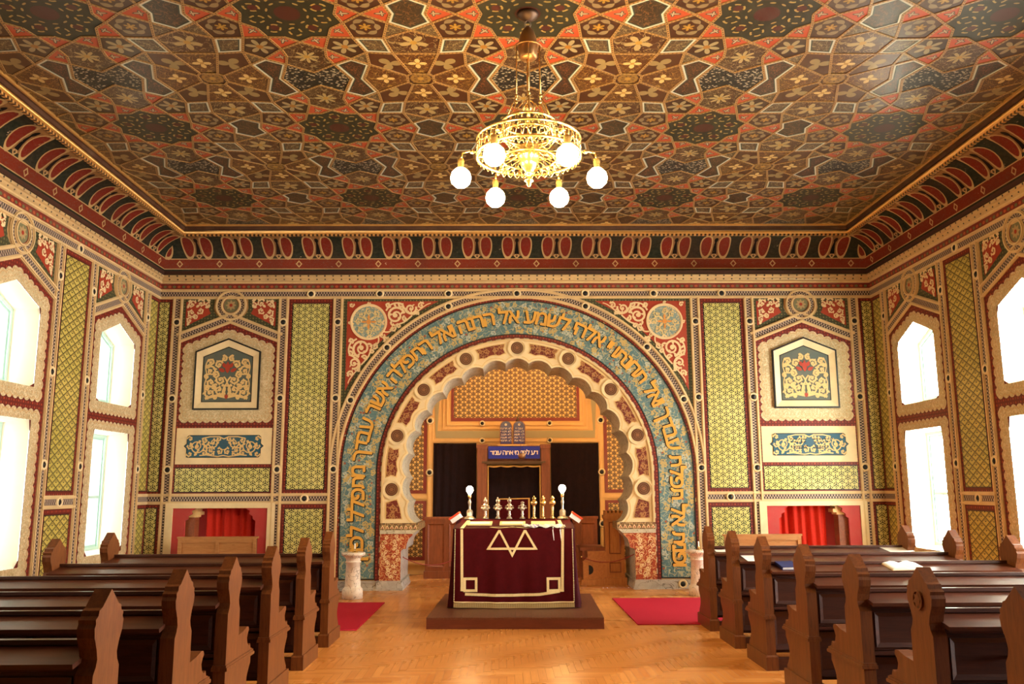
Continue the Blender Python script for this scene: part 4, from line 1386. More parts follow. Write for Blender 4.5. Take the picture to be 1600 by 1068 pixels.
    for (x0, z0, z1) in ((0.36, 1.40, 1.455), (0.42, 1.35, 1.40), (0.38, 1.29, 1.35), (0.44, 1.25, 1.29)):
        b.prism(rect(min(s * x0, s * 0.635), z0, max(s * x0, s * 0.635), z1), -0.30, -0.07, 0)
    put('stepped_corbel', wall, b.mesh('stepped_corbel', [MAT['scroll_gold']]), u)
    b = MB()
    b.prism(rect(min(s * 0.47, s * 0.635), 0.02, max(s * 0.47, s * 0.635), 1.25), -0.30, -0.08, 0)
    put('niche_board', wall, b.mesh('niche_board', [MAT['ark_red']]), u)
    b = MB()
    N = 60
    x0, x1 = (-0.60, 0.30) if right else (-0.30, 0.60)
    rows = []
    for z in (1.45, 1.25, 1.0, 0.75, 0.5, 0.25, 0.03):
        rows.append([(x0 + (x1 - x0) * k / N, z, -0.24 + 0.035 * math.sin(k * 0.62 + z * 0.8) + 0.02 * math.sin(k * 0.27 + 1)) for k in range(N + 1)])
    for r0, r1 in zip(rows, rows[1:]):
        for k in range(N):
            b.face([r1[k], r1[k + 1], r0[k + 1], r0[k]], None, 0, True)
    put('niche_curtain', wall, b.mesh('niche_curtain', [MAT['curtain_red']]), u)

# ---- back wall
for s in (-1, 1):
    post(wall_back, s * 6.205, 0.0, 5.22, (4.74, 3.345, 2.08))
    post(wall_back, s * 4.27, 0.0, 5.22, (4.74, 3.345, 2.08))
    post(wall_back, s * 3.275, 0.0, 5.22, (4.74, 3.345, 2.08))
    green_panel(wall_back, s * 3.77, 1.645, 5.17)
    green_panel(wall_back, s * 3.77, 0.25, 1.475)
    green_panel(wall_back, s * 6.45, 1.645, 5.17, 0.30, 0.05)
    green_panel(wall_back, s * 6.45, 0.25, 1.475, 0.30, 0.05)
    chain_strip('mid_band', wall_back, [(s * 3.33, STRIP_MID), (s * 6.54, STRIP_MID)])
    bolt(wall_back, s * 3.77, STRIP_MID)
    blind_bay(wall_back, s * 5.235, s > 0)
chain_strip('top_band', wall_back, [(-6.54, STRIP_TOP), (6.54, STRIP_TOP)])
for u in (0, -1.26, 1.26, -2.52, 2.52, -3.78, 3.78): bolt(wall_back, u, STRIP_TOP)

# ---- side walls
for wall, sg in ((wall_left, 1), (wall_right, -1)):
    for c in (13.77, 10.77):
        window_bay(wall, sg * c)
        for d in (-1.0, 1.0):
            post(wall, sg * (c + d), 0.0, 5.22, (4.73, 3.36, 2.08))
    for c in (12.27, 9.27):
        green_panel(wall, sg * c, 1.645, 5.17, mat='diamond')
        green_panel(wall, sg * c, 0.25, 1.475, mat='diamond')
        chain_strip('mid_band', wall, [(sg * (c - 0.46), STRIP_MID), (sg * (c + 0.46), STRIP_MID)])
        bolt(wall, sg * c, STRIP_MID); bolt(wall, sg * c, STRIP_TOP)
    post(wall, sg * 8.77, 0.0, 5.22, (4.73, 3.36, 2.08))
    green_panel(wall, sg * 15.055, 1.645, 5.17, 0.45, 0.06, 'diamond')
    green_panel(wall, sg * 15.055, 0.25, 1.475, 0.45, 0.06, 'diamond')
    chain_strip('mid_band', wall, [(sg * 14.83, STRIP_MID), (sg * 15.29, STRIP_MID)])
    chain_strip('top_band', wall, [(sg * 6.0, STRIP_TOP), (sg * 15.29, STRIP_TOP)])

# ---- windows
def window(idx, wall, side, sg, c, upper):
    F = F_LEFT if sg > 0 else F_RIGHT
    lab = '%s %s window in the %s wall, %s the arch wall' % ('pointed upper' if upper else 'tall lower', 'pale teal framed', side, 'nearest' if c > 12 else 'second from')
    root = empty('window_%d' % idx, kind='structure', label=lab)
    root.matrix_world = F @ Matrix.Translation((sg * c, 0, -0.40))
    if upper: O = penta(0.62, 4.17, 4.43, 3.10)
    else: O = rect(-0.62, 0.75, 0.62, 2.66)
    b = MB(); I = inset(O, 0.085)
    b.ring(O, I, 0.06, 0.06, 0, side=-0.04)
    b.ring(I, inset(I, 0.03), 0.035, 0.035, 0, side=-0.04)
    b.build('window_frame', MAT['teal_frame'], root)
    z0, z1 = (3.13, 4.38) if upper else (0.80, 2.62)
    b = MB(); b.prism(rect(-0.035, z0, 0.035, z1), -0.03, 0.045, 0); b.build('mullion', MAT['teal_frame'], root)
    if not upper:
        b = MB(); b.prism(rect(-0.56, 1.60, 0.56, 1.645), -0.03, 0.035, 0); b.build('transom', MAT['teal_frame'], root)
    for s in (-1, 1):
        if upper: q = [(s * 0.035, 3.17), (s * 0.54, 3.17), (s * 0.54, 4.13), (s * 0.035, 4.34)]
        else: q = rect(min(s * .035, s * .54), 0.83, max(s * .035, s * .54), 2.58)
        b = MB(); b.flat(q, 0.0); b.build('pane', MAT['glass'], root)
k = 1
for wall, side, sg in ((wall_left, 'left', 1), (wall_right, 'right', -1)):
    for c in (13.77, 10.77):
        for up in (True, False):
            window(k, wall, side, sg, c, up); k += 1
# ================================================================== THE GREAT ARCH (parts of wall_back)
def arch_band(b, r0, r1, z0, z1, w, m=0, n=64, side=None, straight=True):
    """band between two horseshoe outlines; uv u along the outer edge, v across (metres)"""
    A, B_ = arch_path(r1, z0, n), arch_path(r0, z0, n)
    u = 0.0
    for i in range(len(A) - 1):
        d = math.dist(A[i], A[i + 1])
        b.face([(*B_[i], w), (*A[i], w), (*A[i + 1], w), (*B_[i + 1], w)][::-1], [(u, 0), (u, r1 - r0), (u + d, r1 - r0), (u + d, 0)][::-1], m)
        if side is not None:
            b.face([(*A[i], side), (*A[i], w), (*A[i + 1], w), (*A[i + 1], side)], None, m)
            b.face([(*B_[i], side), (*B_[i + 1], side), (*B_[i + 1], w), (*B_[i], w)], None, m)
        u += d
# chain strip round the arch, merging into the posts
pth = arc(0, AZ, 3.275, 0, 180, 72)
chain_strip('arch_band', wall_back, pth, rails=(1, 1), lift=0.005)
for a in (22.6, 46.3, 66.5):
    for s in (-1, 1):
        bolt(wall_back, s * 3.275 * math.sin(math.radians(a)), AZ + 3.275 * math.cos(math.radians(a)))
b = MB(); arch_band(b, 3.14, 3.21, 0.12, 0, 0.008, 0); b.build('red_dotted_border', MAT['red_dots'], wall_back)
b = MB(); arch_band(b, 2.395, 2.50, 0.12, 0, 0.012, 0); b.build('red_dotted_border', MAT['red_dots'], wall_back)
b = MB()
for k in range(-1, 46):      # pale dashes in the inner red border
    a = math.radians(2 + 4.0 * k)
    if 0 <= k <= 44:
        c = (2.425 * math.cos(a), AZ + 2.425 * math.sin(a)); t = (-math.sin(a), math.cos(a))
        b.strip([(c[0] - t[0] * .05, c[1] - t[1] * .05), (c[0] + t[0] * .05, c[1] + t[1] * .05)], 0.022, 0.012, 0.016)
for s in (-1, 1):
    for k in range(9):
        z = 0.3 + k * 0.19
        b.strip([(s * 2.425, z - .045), (s * 2.425, z + .045)], 0.022, 0.012, 0.016)
b.build('dashed_inlay', plain('grey_green_inlay', (0.40, 0.38, 0.24), 0.5), wall_back)
b = MB(); arch_band(b, 2.50, 3.14, 0.18, 0, 0.006, 0, 72)
b.build('script_band', MAT['teal_scroll'], wall_back)
b = MB(); 
for r, w in ((2.506, 0.018), (3.134, 0.018)):
    b.strip(arch_path(r, 0.18, 72), w, 0.006, 0.014)
for s in (-1, 1): b.strip([(s * 2.50, 0.185), (s * 3.14, 0.185)], 0.018, 0.006, 0.014)
b.build('dark_edge_line', MAT['black'], wall_back)
# painted foliage curls on the script band
for pz, cnt, seed in ((0, 300, 3),):
    rnd = random.Random(seed)
    b = MB(); b2 = MB()
    for k in range(cnt):
        t = (k + rnd.random() * 0.6) / cnt
        Ltot = 1.55 * 2 + PI * 2.82
        sL = t * Ltot
        rr = rnd.choice((2.57, 2.63, 2.69, 2.80, 2.95, 3.02, 3.07)) + rnd.uniform(-.03, .03)
        if sL < 1.55: c = (rr, 0.45 + sL)
        elif sL > Ltot - 1.55: c = (-rr, 0.45 + (Ltot - sL))
        else:
            a = (sL - 1.55) / 2.82
            c = (rr * math.cos(a), AZ + rr * math.sin(a))
        volute(b if k % 3 else b2, c[0], c[1], rnd.uniform(0.04, 0.075), rnd.uniform(0.9, 1.5), rnd.uniform(0, 6.28), rnd.choice((-1, 1)), 0.018, 0.009)
    b.build('painted_foliage', plain('dull_gold_foliage', (0.50, 0.36, 0.12), 0.5, grime=0.4, gscale=9), wall_back)
    b2.build('painted_foliage', plain('pale_teal_foliage', (0.42, 0.45, 0.36), 0.5, grime=0.3, gscale=9), wall_back)
# the Hebrew verse: first letter low on the right, running over the arch to the left
VERSE = 'ופנית אל תפלת עבדך ואל תחנתו יי אלהי לשמע אל הרנה ואל התפלה אשר עבדך מתפלל לפניך'
R_T = 2.83
Ltot = 1.62 * 2 + PI * R_T
def glyph(ch): return cached(('letter', ch), lambda: text_mesh(ch, 0.385, MAT['letter'], 0.004, 0.008))
def gw(ch):
    if ch == ' ': return 0.10
    xs = [v.co.x for v in glyph(ch).vertices]
    return max(xs) - min(xs)
gap = (Ltot - sum(gw(c) for c in VERSE)) / len(VERSE)
pos = 0.0
for ch in VERSE:
    wv = gw(ch) + gap
    sL = pos + wv / 2
    pos += wv
    if ch == ' ': continue
    if sL < 1.62: c, rot = (R_T, 0.38 + sL), -PI / 2
    elif sL > Ltot - 1.62: c, rot = (-R_T, 0.38 + (Ltot - sL)), PI / 2
    else:
        a = (sL - 1.62) / R_T
        c, rot = (R_T * math.cos(a), AZ + R_T * math.sin(a)), a - PI / 2
    me = glyph(ch)
    sh = cached(('letteroutline', ch), lambda: text_mesh(ch, 0.385, MAT['black'], 0.001, 0.014))  # black painted outline behind the letter
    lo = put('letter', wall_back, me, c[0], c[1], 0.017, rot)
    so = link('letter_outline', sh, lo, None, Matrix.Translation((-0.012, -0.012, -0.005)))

# lobed cream face of the arch
NL = 19
STEP = 232.6 / NL
def lobe_pts(i, n=8, rc=1.975, dr=0.085):
    """points of lobe i (0 = right end), angles from the top"""
    a0 = 116.3 - i * STEP
    out = []
    for k in range(n + 1):
        a = math.radians(a0 - STEP * k / n)
        r = rc + dr * math.sin(PI * k / n) ** 0.75
        out.append((r * math.sin(a), AZ + r * math.cos(a)))
    return out
lob = []
for i in range(NL):
    p = lobe_pts(i)
    lob += p if i == 0 else p[1:]
n = len(lob)
outp = []
for k in range(n):
    a = 116.3 - 232.6 * k / (n - 1)
    if abs(a) <= 90: outp.append((2.395 * math.sin(math.radians(a)), AZ + 2.395 * math.cos(math.radians(a))))
    else:
        f = (abs(a) - 90) / 26.3
        outp.append((math.copysign(2.395, a), AZ - f * (AZ - 1.14)))
lob[0] = (lob[0][0], 1.14); lob[-1] = (lob[-1][0], 1.14)
b = MB()
for k in range(n - 1):
    b.face([(*outp[k], 0.02), (*outp[k + 1], 0.02), (*lob[k + 1], 0.02), (*lob[k], 0.02)], None, 0)
b.build('lobed_arch_face', MAT['cream'], wall_back)
b = MB(); half_round(b, outp, 0.05, 0.035); 
for k in range(len(b.v)): b.v[k] = (b.v[k][0], b.v[k][1], b.v[k][2] + 0.02)
b.build('arch_rail', MAT['cream_gold'], wall_back)
b = MB()
lo2 = [(x * 1.022, AZ + (z - AZ) * 1.022) for x, z in lob]
b.strip(lo2, 0.012, 0.02, 0.024); b.build('arch_line', MAT['scroll_gold'], wall_back)
for i in range(NL):        # stones of the soffit, one per lobe
    p = lobe_pts(i)
    b = MB()
    for (x0, z0), (x1, z1) in zip(p, p[1:]):
        b.face([(x0, z0, 0.02), (x1, z1, 0.02), (x1, z1, -ARD), (x0, z0, -ARD)], [(0, 0), (0, 1), (1, 1), (1, 0)], 0, True)
    for q, s in ((p[0], 1), (p[-1], -1)):
        e = (q[0] * 0.985, AZ + (q[1] - AZ) * 0.985)
    b.build('soffit_stone', MAT['soffit'], wall_back)
# roundels and the red carved panels between them
def roundel_mesh():
    b = MB()
    half_round(b, arc(0, 0, 0.155, 0, 350, 35), 0.05, 0.03, 0, True)
    b.flat(arc(0, 0, 0.135, 0, 350, 35), 0.012, 0)
    b.flat(arc(0, 0, 0.112, 0, 350, 35), 0.016, 1)
    b.strip(arc(0, 0, 0.085, 0, 350, 27), 0.008, 0.016, 0.024, 2, closed=True)
    b.strip(arc(0, 0, 0.055, 0, 345, 23), 0.008, 0.016, 0.024, 2, closed=True)
    for k in range(6): leaf(b, 0, 0, k * PI / 3, 0.045, 0.025, 0.022, 2)
    return b.mesh('roundel', [MAT['cream'], plain('brown_carved_boss', (0.115, 0.045, 0.018), 0.45), plain('brown_boss_lines', (0.24, 0.10, 0.04), 0.45)])
RA = [0, 24.4, -24.4, 48.6, -48.6, 72.8, -72.8, 97.1, -97.1]
for a in RA:
    t = math.radians(a)
    put('arch_roundel', wall_back, cached('roundel', roundel_mesh), 2.25 * math.sin(t), AZ + 2.25 * math.cos(t), 0.02)
def carved_panel(a0, a1, tail=False):
    n = 14
    o, i = [], []
    for k in range(n + 1):
        f = k / n
        a = math.radians(a0 + (a1 - a0) * f)
        ro = 2.345 if abs(math.degrees(a)) <= 90 else 2.345 / max(math.sin(abs(a)), 0.5)
        nb = abs(math.cos(2 * PI * f))
        ri = 2.115 + 0.035 * abs(math.cos(PI * f * 2)) ** 0.8
        # concave ends around the roundels
        k0 = math.sin(PI * f)
        o.append((ro * math.sin(a), AZ + ro * math.cos(a))); i.append((ri * math.sin(a), AZ + ri * math.cos(a)))
    mid = len(o) // 2
    P = o + i[::-1]
    b = MB()
    # pull the two ends in around the neighbouring roundel
    e0 = ((o[0][0] + i[0][0]) / 2, (o[0][1] + i[0][1]) / 2); e1 = ((o[-1][0] + i[-1][0]) / 2, (o[-1][1] + i[-1][1]) / 2)
    am = math.radians((a0 + a1) / 2)
    cc = (2.235 * math.sin(am), AZ + 2.235 * math.cos(am))
    def pull(e): return (e[0] + (cc[0] - e[0]) * 0.14, e[1] + (cc[1] - e[1]) * 0.14)
    P = o + [pull(e1)] + i[::-1] + [pull(e0)]
    if area2(P) < 0: P = P[::-1]
    b.prism(P, 0.02, 0.026, 1)
    Q = inset(P, 0.016)
    b.flat(Q, 0.028, 0)
    ux, uz = math.cos(am), -math.sin(am)
    vx, vz = math.sin(am), math.cos(am)
    for s in (-1, 1):
        for (d, h, r) in ((0.08, 0.0, 0.055), (0.20, 0.03, 0.045), (0.27, -0.03, 0.03)):
            if d > abs(a1 - a0) / 2 * 0.035: continue
            volute(b, cc[0] + ux * d * s + vx * h, cc[1] + uz * d * s + vz * h, r, 1.3, am * -1 + (0 if s > 0 else PI), s, 0.014, 0.036, 2)
    b.build('carved_panel', [MAT['red_scroll'], MAT['scroll_gold'], plain('carved_gilt_relief', (0.40, 0.18, 0.06), 0.45)], wall_back)
srt = sorted(RA)
for a, c in zip(srt, srt[1:]): carved_panel(a + 5.2, c - 5.2)
for s in (-1, 1):     # foot panels
    P = [(s * 2.335, 1.22), (s * 2.335, 1.50), (s * 2.22, 1.545), (s * 2.09, 1.52), (s * 1.985, 1.22)]
    P = [(s * 2.335, 1.20), (s * 2.335, 1.50), (s * 2.24, 1.53), (s * 2.13, 1.56), (s * 2.07, 1.40), (s * 2.03, 1.20)]
    b = MB(); b.prism(P, 0.02, 0.026, 1); b.flat(inset(P, 0.016), 0.028, 0)
    volute(b, s * 2.2, 1.40, 0.07, 1.4, 0, s, 0.016, 0.036, 2); volute(b, s * 2.2, 1.27, 0.055, 1.4, 1, -s, 0.016, 0.036, 2)
    b.build('carved_panel', [MAT['red_scroll'], MAT['scroll_gold'], plain('carved_gilt_relief', (0.40, 0.18, 0.06), 0.45)], wall_back)

# spandrels
def spandrel(s):
    def poly(r, x, z):
        P = [(x, z), (x, AZ + math.sqrt(r * r - x * x))]
        a0 = math.acos(x / r); a1 = math.asin((z - AZ) / r)
        for k in range(1, 24):
            a = a0 + (a1 - a0) * k / 24
            P.append((r * math.cos(a), AZ + r * math.sin(a)))
        P.append((math.sqrt(r * r - (z - AZ) ** 2), z))
        return [(s * q[0], q[1]) for q in P]
    b = MB()
    b.flat(poly(3.35, 3.19, 5.195), 0.004, 0)
    b.flat(poly(3.44, 3.11, 5.125), 0.008, 1)
    b.build('spandrel_field', [MAT['green_dots'], MAT['red_bright']], wall_back)
    b = MB()
    h = 0.018
    cx, cz = 2.71, 4.74
    b.prism([(s * x, z) for x, z in arc(cx, cz, 0.335, 0, 350, 35)], 0.008, 0.016, 0)
    b.strip([(s * x, z) for x, z in arc(cx, cz, 0.322, 0, 352, 43)], 0.03, 0.016, 0.028, 1, closed=True)
    b.flat([(s * x, z) for x, z in arc(cx, cz, 0.29, 0, 350, 35)], 0.018, 2)
    for k in range(8):
        a = k * PI / 4
        x, z = cx + 0.19 * math.cos(a), cz + 0.19 * math.sin(a)
        volute(b, s * x, z, 0.062, 1.3, a, s if k % 2 else -s, 0.016, 0.026, 3)
        leaf(b, s * (cx + 0.04 * math.cos(a)), cz + 0.04 * math.sin(a), a if s > 0 else PI - a, 0.11, 0.045, 0.024, 3 if k % 2 else 4)
    b.flat([(s * x, z) for x, z in arc(cx, cz, 0.045, 0, 330, 11)], 0.028, 4)
    b.build('spandrel_medallion', [MAT['scroll_cream'], MAT['scroll_cream'], MAT['teal_med'], plain('medallion_gilt', (0.66, 0.50, 0.22), 0.5), plain('medallion_orange', (0.62, 0.26, 0.06), 0.5)], wall_back)
    b = MB()
    def both(fn):
        for sw in (0, 1):
            fn((lambda x, z: (s * x, z)) if not sw else (lambda x, z: (s * (cx + (z - cz)), cz + (x - cx))))
    def draw(T):
        def vol(x, z, r, t, a, g, w=0.034):
            p = [T(*q) for q in scroll(x, z, r, t, a, g, 26)]
            b.strip(p, w, 0.008, h, 0, taper=lambda q: 1 - 0.4 * q)
            b.flat([T(*q) for q in arc(x, z, r * 0.22, 0, 320, 8)], h, 0)
            for kk in (1, 3, 6, 9, 12, 15, 18, 21):
                q0 = scroll(x, z, r, t, a, g, 26)[kk]
                an = math.atan2(q0[1] - z, q0[0] - x) + (0.75 if kk % 2 else 2.5) * g
                l = r * (0.62 if kk % 2 else 0.45)
                P = [T(q0[0], q0[1]), T(q0[0] + l * .5 * math.cos(an) - l * .22 * math.sin(an), q0[1] + l * .5 * math.sin(an) + l * .22 * math.cos(an)), T(q0[0] + l * math.cos(an), q0[1] + l * math.sin(an)), T(q0[0] + l * .5 * math.cos(an) + l * .22 * math.sin(an), q0[1] + l * .5 * math.sin(an) - l * .22 * math.cos(an))]
                b.flat(P, h, 0)
        vol(2.22, 4.86, 0.165, 1.7, 2.9, -1, 0.042)
        vol(2.27, 4.62, 0.07, 1.2, 1.2, 1)
        vol(2.36, 5.06, 0.05, 1.2, 3.6, 1)
        vol(2.40, 4.40, 0.055, 1.2, 1.0, 1)
        vol(1.95, 4.99, 0.105, 1.5, 2.8, 1, 0.036)
        vol(2.05, 4.80, 0.05, 1.1, 1.5, -1)
        vol(1.76, 5.045, 0.06, 1.3, 2.6, -1, 0.03)
        vol(2.12, 5.06, 0.05, 1.1, 0.5, -1)
        vol(2.42, 4.72, 0.045, 1.1, 2.5, -1)
        vol(2.17, 4.66, 0.045, 1.1, 0.3, 1)
        vol(1.84, 4.90, 0.04, 1.1, 4.0, -1)
        b.strip([T(*q) for q in smooth([(2.40, 4.95), (2.30, 5.07), (2.12, 5.08), (2.02, 4.92), (1.88, 4.885), (1.78, 4.97), (1.66, 5.06), (1.58, 5.09)])], 0.03, 0.008, h, taper=lambda q: 1 - 0.5 * q)
        b.strip([T(*q) for q in smooth([(2.45, 4.56), (2.33, 4.56), (2.20, 4.68), (2.06, 4.74), (1.92, 4.86)])], 0.026, 0.008, h)
    both(draw)
    for (x, z, r) in ((3.03, 5.06, 0.045), (2.72, 5.09, 0.03), (3.06, 4.73, 0.03), (2.46, 4.49, 0.045)):
        volute(b, s * x, z, r, 1.2, 0.5, s, 0.022, h)
    b.build('spandrel_arabesque', [MAT['scroll_cream']], wall_back)
spandrel(-1); spandrel(1)

# piers under the lobed arch: capital, carved shaft, marble return and plinth
for s in (-1, 1):
    def R(x0, z0, x1, z1): return rect(min(s * x0, s * x1), z0, max(s * x0, s * x1), z1)
    b = MB(); b.prism(R(1.74, 1.02, 2.42, 1.14), -ARD, 0.05, 0)
    b.build('capital', [MAT['brown_scroll']], wall_back)
    b = MB()
    for k in range(8):
        x = 1.80 + k * 0.082
        b.flat([(s * (x - .035), 1.045), (s * (x + .035), 1.045), (s * x, 1.105)], 0.056, 0)
        b.flat([(s * (x - .018), 1.05), (s * (x + .018), 1.05), (s * x, 1.08)], 0.060, 1)
    b.build('capital_leaf_row', [MAT['scroll_cream'], MAT['red_bright']], wall_back)
    b = MB(); b.prism([(s * 2.42, 0.955), (s * 1.84, 0.955), (s * 1.76, 1.02), (s * 2.42, 1.02)], -ARD, 0.06, 0)
    b.build('capital_moulding', [MAT['soffit']], wall_back)
    # shaft with corbelled top
    prof = [(2.42, 0.16), (2.05, 0.16), (2.05, 0.66), (2.02, 0.69), (1.96, 0.70), (1.95, 0.78), (1.92, 0.86), (1.85, 0.93), (1.84, 0.955), (2.42, 0.955)]
    b = MB(); b.prism([(s * x, z) for x, z in prof], -ARD, 0.030, 0, ms=1)
    vr = random.Random(11)
    for k in range(26):
        x, z = vr.uniform(2.10, 2.37), 0.22 + 0.72 * k / 26
        volute(b, s * x, z, vr.uniform(.03, .05), 1.2, vr.uniform(0, 6), vr.choice((-1, 1)), 0.013, 0.036, 2, leaves=False)
    b.build('carved_shaft', [MAT['pillar_scroll'], MAT['greymarble'], MAT['scroll_cream']], wall_back)
    b = MB()
    b.prism(R(2.0, 0.0, 2.46, 0.045), -ARD - 0.02, 0.10, 0)
    b.prism([(s * 2.46, 0.045), (s * 2.01, 0.045), (s * 2.03, 0.13), (s * 2.0, 0.16), (s * 2.46, 0.16)], -ARD - 0.01, 0.085, 0)
    b.build('pier_plinth', [MAT['greymarble']], wall_back)
    b = MB()
    b.prism(R(2.44, 0.0, 3.30, 0.04), -0.02, 0.075, 0)
    b.prism(R(2.44, 0.04, 3.30, 0.125), -0.02, 0.05, 0)
    b.prism(R(2.44, 0.125, 3.30, 0.155), -0.02, 0.065, 0)
    b.build('band_plinth', [MAT['greymarble']], wall_back)
    put('roundel', wall_back, cached('bolt', bolt_mesh), s * 2.86, 0.085, 0.05)
    b = MB(); b.prism(R(3.30, 0.0, 6.54, 0.22), -0.01, 0.03, 0); b.build('skirting', [MAT['greymarble']], wall_back)
# ================================================================== ARK NICHE
def NB(b, name, mat, parent=wall_niche, **kw): return b.build(name, mat, parent, frame((0, YN, 0), (1, 0, 0), (0, 0, 1), (0, -1, 0)), **kw)
OCH = MAT.setdefault('ochre_rail', plain('ochre_rail_paint', (0.70, 0.40, 0.13), 0.42, grime=0.3))
b = MB(); b.prism(rect(-1.36, 3.13, 1.36, 4.45), 0.0, 0.012, 1); b.flat(rect(-1.30, 3.20, 1.30, 4.45), 0.016, 0)
NB(b, 'lattice_panel', [MAT['tri_small'], MAT['red']])
for s in (-1, 1):
    b = MB(); b.prism(rect(min(s * 1.86, s * 2.74), 1.63, max(s * 1.86, s * 2.74), 3.30), 0, 0.012, 1); b.flat(rect(min(s * 1.93, s * 2.74), 1.70, max(s * 1.93, s * 2.74), 3.25), 0.016, 0)
    NB(b, 'lattice_panel', [MAT['tri_small'], MAT['red']])
    b = MB(); b.prism(rect(min(s * 1.86, s * 2.74), 0.28, max(s * 1.86, s * 2.74), 1.48), 0, 0.012, 1); b.flat(rect(min(s * 1.93, s * 2.74), 0.35, max(s * 1.93, s * 2.74), 1.42), 0.016, 0)
    NB(b, 'lattice_panel', [MAT['tri_small'], MAT['red']])
    b = MB()
    half_round(b, [(s * 1.80, 0.2), (s * 1.80, 3.35)], 0.09, 0.04)
    half_round(b, [(s * 1.84, 1.555), (s * 2.74, 1.555)], 0.09, 0.04)
    half_round(b, [(s * 1.84, 0.22), (s * 2.74, 0.22)], 0.09, 0.04)
    NB(b, 'ochre_rail', [OCH])
    for z in (3.14, 2.06, 1.0): put('roundel', wall_niche, cached('bolt', bolt_mesh)).matrix_local = frame((s * 1.80, YN - 0.02, z), (1, 0, 0), (0, 0, 1), (0, -1, 0))
for k, (z, hw) in enumerate(((3.06, 1.44), (2.98, 1.52), (2.72, 1.74))):
    b = MB(); half_round(b, [(-hw, 4.45), (-hw, z), (hw, z), (hw, 4.45)], 0.045, 0.03); NB(b, 'ochre_rail', [OCH])
b = MB(); b.strip([(-1.66, 3.6), (-1.66, 2.85), (1.66, 2.85), (1.66, 3.6)], 0.11, 0, 0.01); NB(b, 'grey_band', [plain('grey_olive_paint', (0.34, 0.26, 0.12), 0.5)])
for x in (-0.70, 0.72):
    for z in (3.08, 2.72):
        put('roundel', wall_niche, cached('bolt', bolt_mesh)).matrix_local = frame((x, YN - 0.02, z), (1, 0, 0), (0, 0, 1), (0, -1, 0)) @ Matrix.Diagonal((0.75, 0.75, 1, 1))

def folds(b, x0, x1, z0, z1, y, amp, per, m=0, axis='x', n=None):
    n = n or max(8, int(abs(x1 - x0) / per * 8))
    rows = 6
    for r in range(rows):
        za, zb = z0 + (z1 - z0) * r / rows, z0 + (z1 - z0) * (r + 1) / rows
        for k in range(n):
            f0, f1 = k / n, (k + 1) / n
            def p(f, z):
                x = x0 + (x1 - x0) * f
                return (x, y + amp * math.sin(2 * PI * x / per + 0.6 * math.sin(z * 2)) * (0.6 + 0.4 * math.sin(3.1 * x + 1)), z)
            b.face([p(f0, za), p(f1, za), p(f1, zb), p(f0, zb)], None, m, True)
for (x0, x1, lab) in ((-1.72, -0.82, 'near-black curtain in the opening left of the ark'), (0.74, 1.74, 'near-black curtain in the opening right of the ark')):
    b = MB(); folds(b, x0, x1, 0.05, 2.66, 17.955, 0.018, 0.16)
    o = b.build('curtain', MAT['curtain_dark'], None, label=lab, cat='curtain', group='dark curtains beside the ark')
    c = (x0 + x1) / 2
    rod = MB(); rod.tube([(x0, 17.955, 2.66), (x1, 17.955, 2.66)], 0.012, 6); rod.build('rod', MAT['bronze'], o)

# the ark: two wooden columns, cross beam, curtain with gold braid
ark = empty('torah_ark', (-0.035, 17.7, 0), label='wooden ark with a near-black curtain edged in gold braid, under the blue sign', cat='ark')
for (x0, x1) in ((-0.755, -0.555), (0.555, 0.735)):
    b = MB(); b.box((x0, -0.10, 0), (x1, 0.22, 2.60)); b.box((x0 - 0.02, -0.13, 0), (x1 + 0.02, 0.22, 0.25)); b.box((x0 - 0.015, -0.12, 2.54), (x1 + 0.015, 0.22, 2.62))
    b.build('column', MAT['ark_red'], ark)
b = MB(); b.box((-0.56, 0.02, 2.22), (0.56, 0.25, 2.60)); b.build('head_board', MAT['ark_red'], ark)
b = MB(); b.box((-0.66, -0.16, 2.245), (0.64, -0.05, 2.275)); b.box((-0.60, -0.13, 2.22), (0.58, -0.03, 2.245)); b.build('cornice_shelf', MAT['bronze'], ark)
b = MB(); folds(b, -0.55, 0.55, 0.35, 2.19, 0.06, 0.012, 0.22); b.build('ark_curtain', MAT['curtain_dark'], ark)
b = MB()
sw = [(-0.545 + 1.09 * k / 32, 2.19 - 0.022 * abs(math.sin(PI * k / 8))) for k in range(33)]
for q in b.v: pass
bb = MB(); bb.strip(sw, 0.028, 0, 0.012); bb.strip([(-0.535, 0.4), (-0.535, 2.19)], 0.022, 0, 0.012); bb.strip([(0.535, 0.4), (0.535, 2.19)], 0.022, 0, 0.012)
bb.build('gold_braid', MAT['gold_dim'], ark, frame((0, 0.03, 0), (1, 0, 0), (0, 0, 1), (0, -1, 0)))
bb = MB(); bb.strip([(-0.315, 0.5), (-0.315, 1.515), (0.305, 1.525), (0.305, 0.5)], 0.028, 0, 0.012); bb.flat(rect(-0.30, 0.5, 0.29, 1.50), 0.004, 1)
bb.build('inner_panel', [MAT['gold_dim'], MAT['velvet']], ark, frame((0, 0.03, 0), (1, 0, 0), (0, 0, 1), (0, -1, 0)))
b = MB(); b.box((-0.8, -0.25, 0), (0.8, 0.0, 0.12)); b.build('step', MAT['ark_red'], ark)

